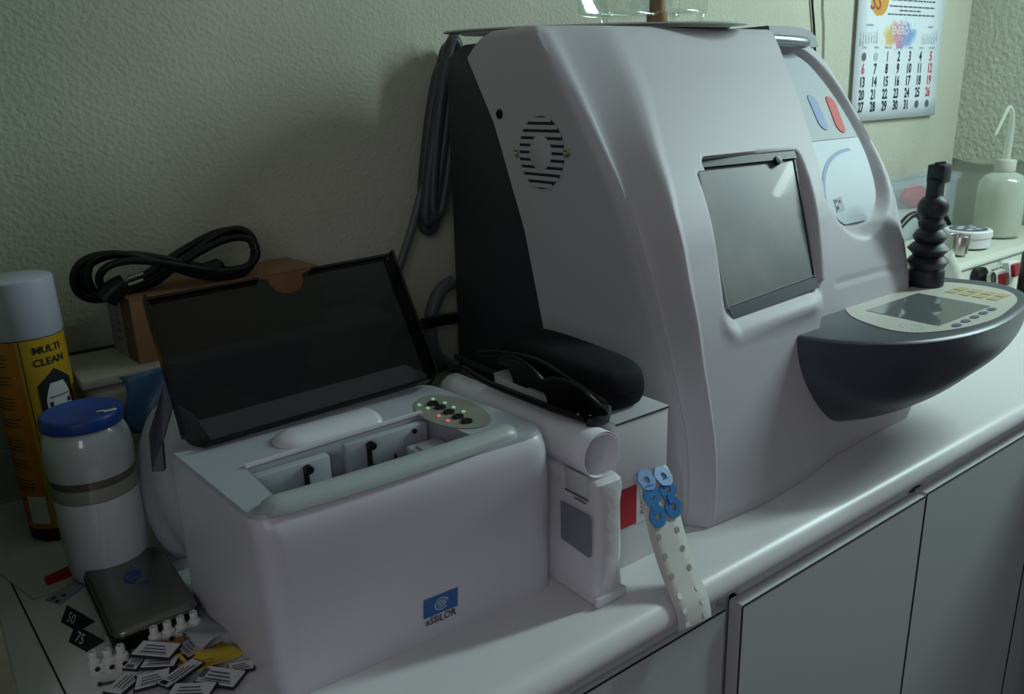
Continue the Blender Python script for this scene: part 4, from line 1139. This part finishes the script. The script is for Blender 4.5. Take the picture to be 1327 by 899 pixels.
def wash():
    m = mat('printed colour wash', (.66, .72, .76), .6); nt = m.node_tree; b = nt.nodes['Principled BSDF']; L = nt.links.new
    tc = nt.nodes.new('ShaderNodeTexCoord'); sp = nt.nodes.new('ShaderNodeSeparateXYZ'); L(tc.outputs['Object'], sp.inputs[0])
    no = nt.nodes.new('ShaderNodeTexNoise'); no.inputs['Scale'].default_value = 55; no.inputs['Detail'].default_value = 3; L(tc.outputs['Object'], no.inputs['Vector'])
    def mth(op, a, c):
        n = nt.nodes.new('ShaderNodeMath'); n.operation = op
        for k, v in enumerate((a, c)):
            if isinstance(v, (int, float)): n.inputs[k].default_value = v
            else: L(v, n.inputs[k])
        return n.outputs[0]
    nz = mth('MULTIPLY', mth('SUBTRACT', no.outputs['Fac'], .5), .05)
    x = mth('ADD', sp.outputs['X'], nz)
    rp = nt.nodes.new('ShaderNodeValToRGB'); L(mth('ADD', mth('MULTIPLY', x, 8), .5), rp.inputs[0])
    rp.color_ramp.elements[0].position = .12; rp.color_ramp.elements[0].color = (.62, .50, .10, 1)
    rp.color_ramp.elements[1].position = .85; rp.color_ramp.elements[1].color = (.14, .34, .60, 1)
    e = rp.color_ramp.elements.new(.45); e.color = (.55, .24, .36, 1)
    u = mth('DIVIDE', x, .072); v = mth('DIVIDE', mth('ADD', mth('SUBTRACT', sp.outputs['Z'], .174), nz), .030)
    r2 = mth('ADD', mth('MULTIPLY', u, u), mth('MULTIPLY', v, v))
    mr = nt.nodes.new('ShaderNodeMapRange'); mr.interpolation_type = 'SMOOTHSTEP'; L(r2, mr.inputs[0])
    mr.inputs[1].default_value = .35; mr.inputs[2].default_value = 1.15
    mx = nt.nodes.new('ShaderNodeMix'); mx.data_type = 'RGBA'; L(mr.outputs[0], mx.inputs[0]); L(rp.outputs[0], mx.inputs[6]); mx.inputs[7].default_value = (.66, .72, .76, 1)
    L(mx.outputs[2], b.inputs['Base Color']); return m
MB().grid([[kp_(1.70+.18*i/4, .470+.076*k/3, .0027) for i in range(5)] for k in range(4)]).build('colour_wash', wash(), cal, 0, fix=False)
ct('ENERO', .0225, 1.789, .5170, 'x', .95, bold=.02).build('month_name', 'white', cal, 0, fix=False)
ct('2020', .011, 1.792, .5010, 'x').build('year', 'white', cal, 0, fix=False)
for (x0, hd, first, nd) in ((1.638, 'DICIEMBRE', 6, 31), (1.884, 'FEBRERO', 5, 29)):
    ct(hd, .0055, x0+.032, .5265, 'x').build('month_name', 'inkgrey', cal, 0, fix=False)
    b = MB()
    for d in range(1, nd+1):
        p = first+d-1; c, r = p % 7, p//7
        b2 = ct(str(d), .0072, x0+.0102*c, .5160-.0056*r, 'x', .75); b.add(b2.v, b2.f)
    b.build('small_dates', 'inkgrey', cal, 0, fix=False)
for c, dn in enumerate(['LUNES', 'MARTES', 'MIERCOLES', 'JUEVES', 'VIERNES', 'SABADO', 'DOMINGO']):
    ct(dn, .0052, colx[c]+.004, .4830, 'x').build('day_name', 'inkgrey', cal, 0, fix=False)
MB().add([kp_(1.702+.034*math.cos(2*PI*k/24), .578+.034*math.sin(2*PI*k/24), .0026) for k in range(24)], [tuple(range(24))]).build('logo_disc', 'wtr4', cal, 0, fix=False)
ct('SS', .058, 1.687, .574, 'x', .80, bold=.0).build('logo_letters', 'brownred', cal, 0, fix=False)
b = MB()
for (z, x0, x1) in ((.588, 1.76, 1.90), (.5765, 1.745, 1.915), (.5640, 1.74, 1.925), (.5560, 1.78, 1.87), (.5480, 1.735, 1.925)):
    x = x0
    while x < x1:
        l = rng.uniform(.008, .022); b.add([kp_(x, z, .003), kp_(x+l, z, .003), kp_(x+l, z+.0030, .003), kp_(x, z+.0030, .003)], [(0, 1, 2, 3)]); x += l+.003
b.build('small_print', 'inkgrey', cal, 0, fix=False)

# ================================================================== RIGHT END OF THE WORKTOP
un = thing('bench_unit', 'ivory bench grinding unit with black knob and two red switches', 'machine', (1.80, .80, 0))
prof = [(.698, .0004), (.713, .070), (.721, .078), (.90, .082), (.912, .077), (.912, .0004)]
MB().prism([(1.535, y, z) for y, z in prof], (.575, 0, 0)).build('housing', 'unit', un, 30)
def fu(x, z, d=0): return (x, .698+z*.2145-d, z)
MB().box(1.55, 2.09, .7100, .7112, .0645, .0662).build('seam', 'inkgrey', un, 0)
MB().tube([(1.470, .690, .118), (1.485, .683, .090), (1.510, .680, .055), (1.545, .682, .030), (1.58, .695, .024)], .016, 14, 8).build('spout', 'unit', un, label='curved ivory spout')
kn = MB().lathe([(.022, 0), (.024, .004), (.023, .016), (.015, .018), (.010, .019), (.010, .026), (0, .026)], fu(1.648, .042), (0, -.977, .21), 24).build('knob', 'black', un)
MB().lathe([(.0125, 0), (.0125, .007), (0, .007)], Vector(fu(1.648, .042))+Vector((0, -.977, .21))*.026, (0, -.977, .21), 18).build('knob_cap', 'steel', kn)
for (x, z) in ((1.735, .016), (1.787, .028)):
    MB().box(x-.021, x+.021, .691, .706, z-.004, z+.030, .002, rot=Matrix.Rotation(-.21, 3, 'X')).build('switch_frame', 'white', un)
    MB().box(x-.016, x+.016, .684, .700, z+.0, z+.026, .003, rot=Matrix.Rotation(-.21, 3, 'X')).build('switch', 'redbright', un)['label'] = 'red rocker switch'
MB().text('7.5', .012, lambda x, y: fu(1.752+x, .058+y, .0006)).build('lettering', 'inkblue', un, 0, fix=False)
b = MB(); 
for k in range(5): b.add([fu(1.715+.017*k, .0475, .0006), fu(1.728+.017*k, .0475, .0006), fu(1.728+.017*k, .0505, .0006), fu(1.715+.017*k, .0505, .0006)], [(0, 1, 2, 3)])
b.build('print', 'inkgrey', un, 0, fix=False)

# cream tin
ct_ = thing('cream_pot', 'round white pot with printed lid on the bench unit', 'pot', (1.765, .785, .0825))
MB().lathe([(.041, 0), (.043, .002), (.044, .021), (0, .021)], (1.765, .785, .0825), seg=36).build('pot', 'white', ct_)
MB().lathe([(.0455, 0), (.046, .002), (.0455, .012), (.043, .0142), (0, .0146)], (1.765, .785, .1036), seg=36).build('lid', 'white', ct_)
MB().lathe([(.036, .0144), (.036, .0152), (0, .0152)], (1.765, .785, .1038), seg=30).build('lid_print', 'inkgrey', ct_, 0)
for k in range(5):
    a = k*1.25; MB().lathe([(.009, .0152), (.009, .0156), (0, .0156)], (1.765+.018*math.cos(a), .785+.018*math.sin(a), .1038), seg=10, sq=(1.2, .7)).build('lid_print', 'panelg', ct_, 0)
# steel cup
o = MB().lathe([(.017, 0), (.019, .002), (.0215, .036), (.0205, .0375), (.0195, .036), (.0175, .004), (0, .004)], (1.668, .758, .0822), seg=28).build('steel_cup', 'steel')
tag(o, 'small steel cup beside the white pot on the bench unit', 'cup')
# wash bottle
wb = thing('wash_bottle', 'milky wash bottle filled with pale liquid standing at the right wall', 'bottle', (1.93, .800, .0825))
BX, BY, BZ = 1.93, .800, .0830
MB().lathe([(.044, 0), (.047, .003), (.047, .105), (.045, .118), (.036, .130), (.022, .136), (.0175, .138), (.0175, .146)], (BX, BY, BZ), seg=36).build('bottle', 'bottle', wb)
MB().lathe([(.043, .002), (.0455, .005), (.0455, .098), (0, .098)], (BX, BY, BZ), seg=36).build('liquid', 'liquid', wb)
MB().lathe([(.0205, .1385), (.021, .140), (.021, .160), (.0195, .163), (.008, .164), (0, .164)], (BX, BY, BZ), seg=28).build('cap', 'cream', wb)
MB().tube([(BX, BY, BZ+.163), (BX+.002, BY, BZ+.20), (BX+.002, BY, BZ+.235), (BX-.004, BY, BZ+.262), (BX-.022, BY, BZ+.272), (BX-.050, BY-.006, BZ+.258), (BX-.095, BY-.012, BZ+.220)], .0055, 12, 8, rad=lambda f: .0078-.0052*f).build('spout', 'bottle', wb)
# pale box with red cloth
pb = thing('plastic_box', 'pale blue translucent plastic box behind the black rubber holder', 'box', (1.79, .95, 0))
b = MB(); x0, x1, y0, y1, h = 1.60, 1.975, .917, .985, .200
b.box(x0, x1, y0, y1, .0, .004).box(x0, x1, y0, y0+.003, .004, h).box(x0, x1, y1-.003, y1, .004, h).box(x0, x0+.003, y0, y1, .004, h).box(x1-.003, x1, y0, y1, .004, h)
b.build('tub', 'boxblue', pb, 0)
MB().box(x0-.006, x1+.006, y0-.007, y0+.003, h-.006, h+.010, .003).box(x1-.004, x1+.007, y0, y1, h-.006, h+.010, .003).box(x0-.007, x0+.004, y0, y1, h-.006, h+.010, .003).box(x0, x1, y1-.004, y1+.003, h-.006, h+.010, .002).build('rim', 'boxblue', pb)
o = MB().box(1.880, 1.935, .922, .9235, .10, .185).build('white_card', 'white', smooth=0); tag(o, 'white card standing inside the pale blue box', 'card')
o = crumple((1.850, .951, .164), .03, (1.5, .75, .8), .14, 9, 14).build('red_cloth', 'redfab', smooth=60); tag(o, 'crumpled red cloth inside the pale blue box', 'cloth')
o = MB().box(1.61, 1.93, .926, .975, .0045, .138, .004).build('white_pack', 'unit'); tag(o, 'white pack filling the bottom of the pale blue box', 'pack')
# small cables and black can at far right
o = MB().tube([(1.36, .72, .175), (1.395, .72, .192), (1.425, .72, .190), (1.447, .72, .165), (1.452, .72, .12), (1.455, .73, .06), (1.46, .74, .004)], .0058, 10, 8).build('looped_cable', 'black')
tag(o, 'short black looped cable between the machine and the ivory unit', 'cable')
o = MB().tube([(1.80, .893, .088), (1.815, .893, .115), (1.845, .893, .128), (1.88, .893, .122), (1.91, .893, .10)], .005, 10, 8).build('curved_cable', 'black')
tag(o, 'black cable curving behind the wash bottle', 'cable')
bk = thing('black_canister', 'black canister with grey cap cut by the right edge of the photo', 'canister', (1.755, .640, 0))
MB().lathe([(.030, 0), (.031, .002), (.031, .085), (.028, .090), (0, .090)], (1.755, .640, 0), seg=28).build('body', 'black', bk)
MB().lathe([(.022, .0), (.024, .003), (.023, .018), (0, .020)], (1.755, .640, .0905), seg=24).build('cap', 'steel', bk)
MB().lathe([(.011, 0), (.011, .012), (0, .013)], (1.728, .628, .062), (-1, -.4, 0), 16).build('side_knob', 'black', bk)
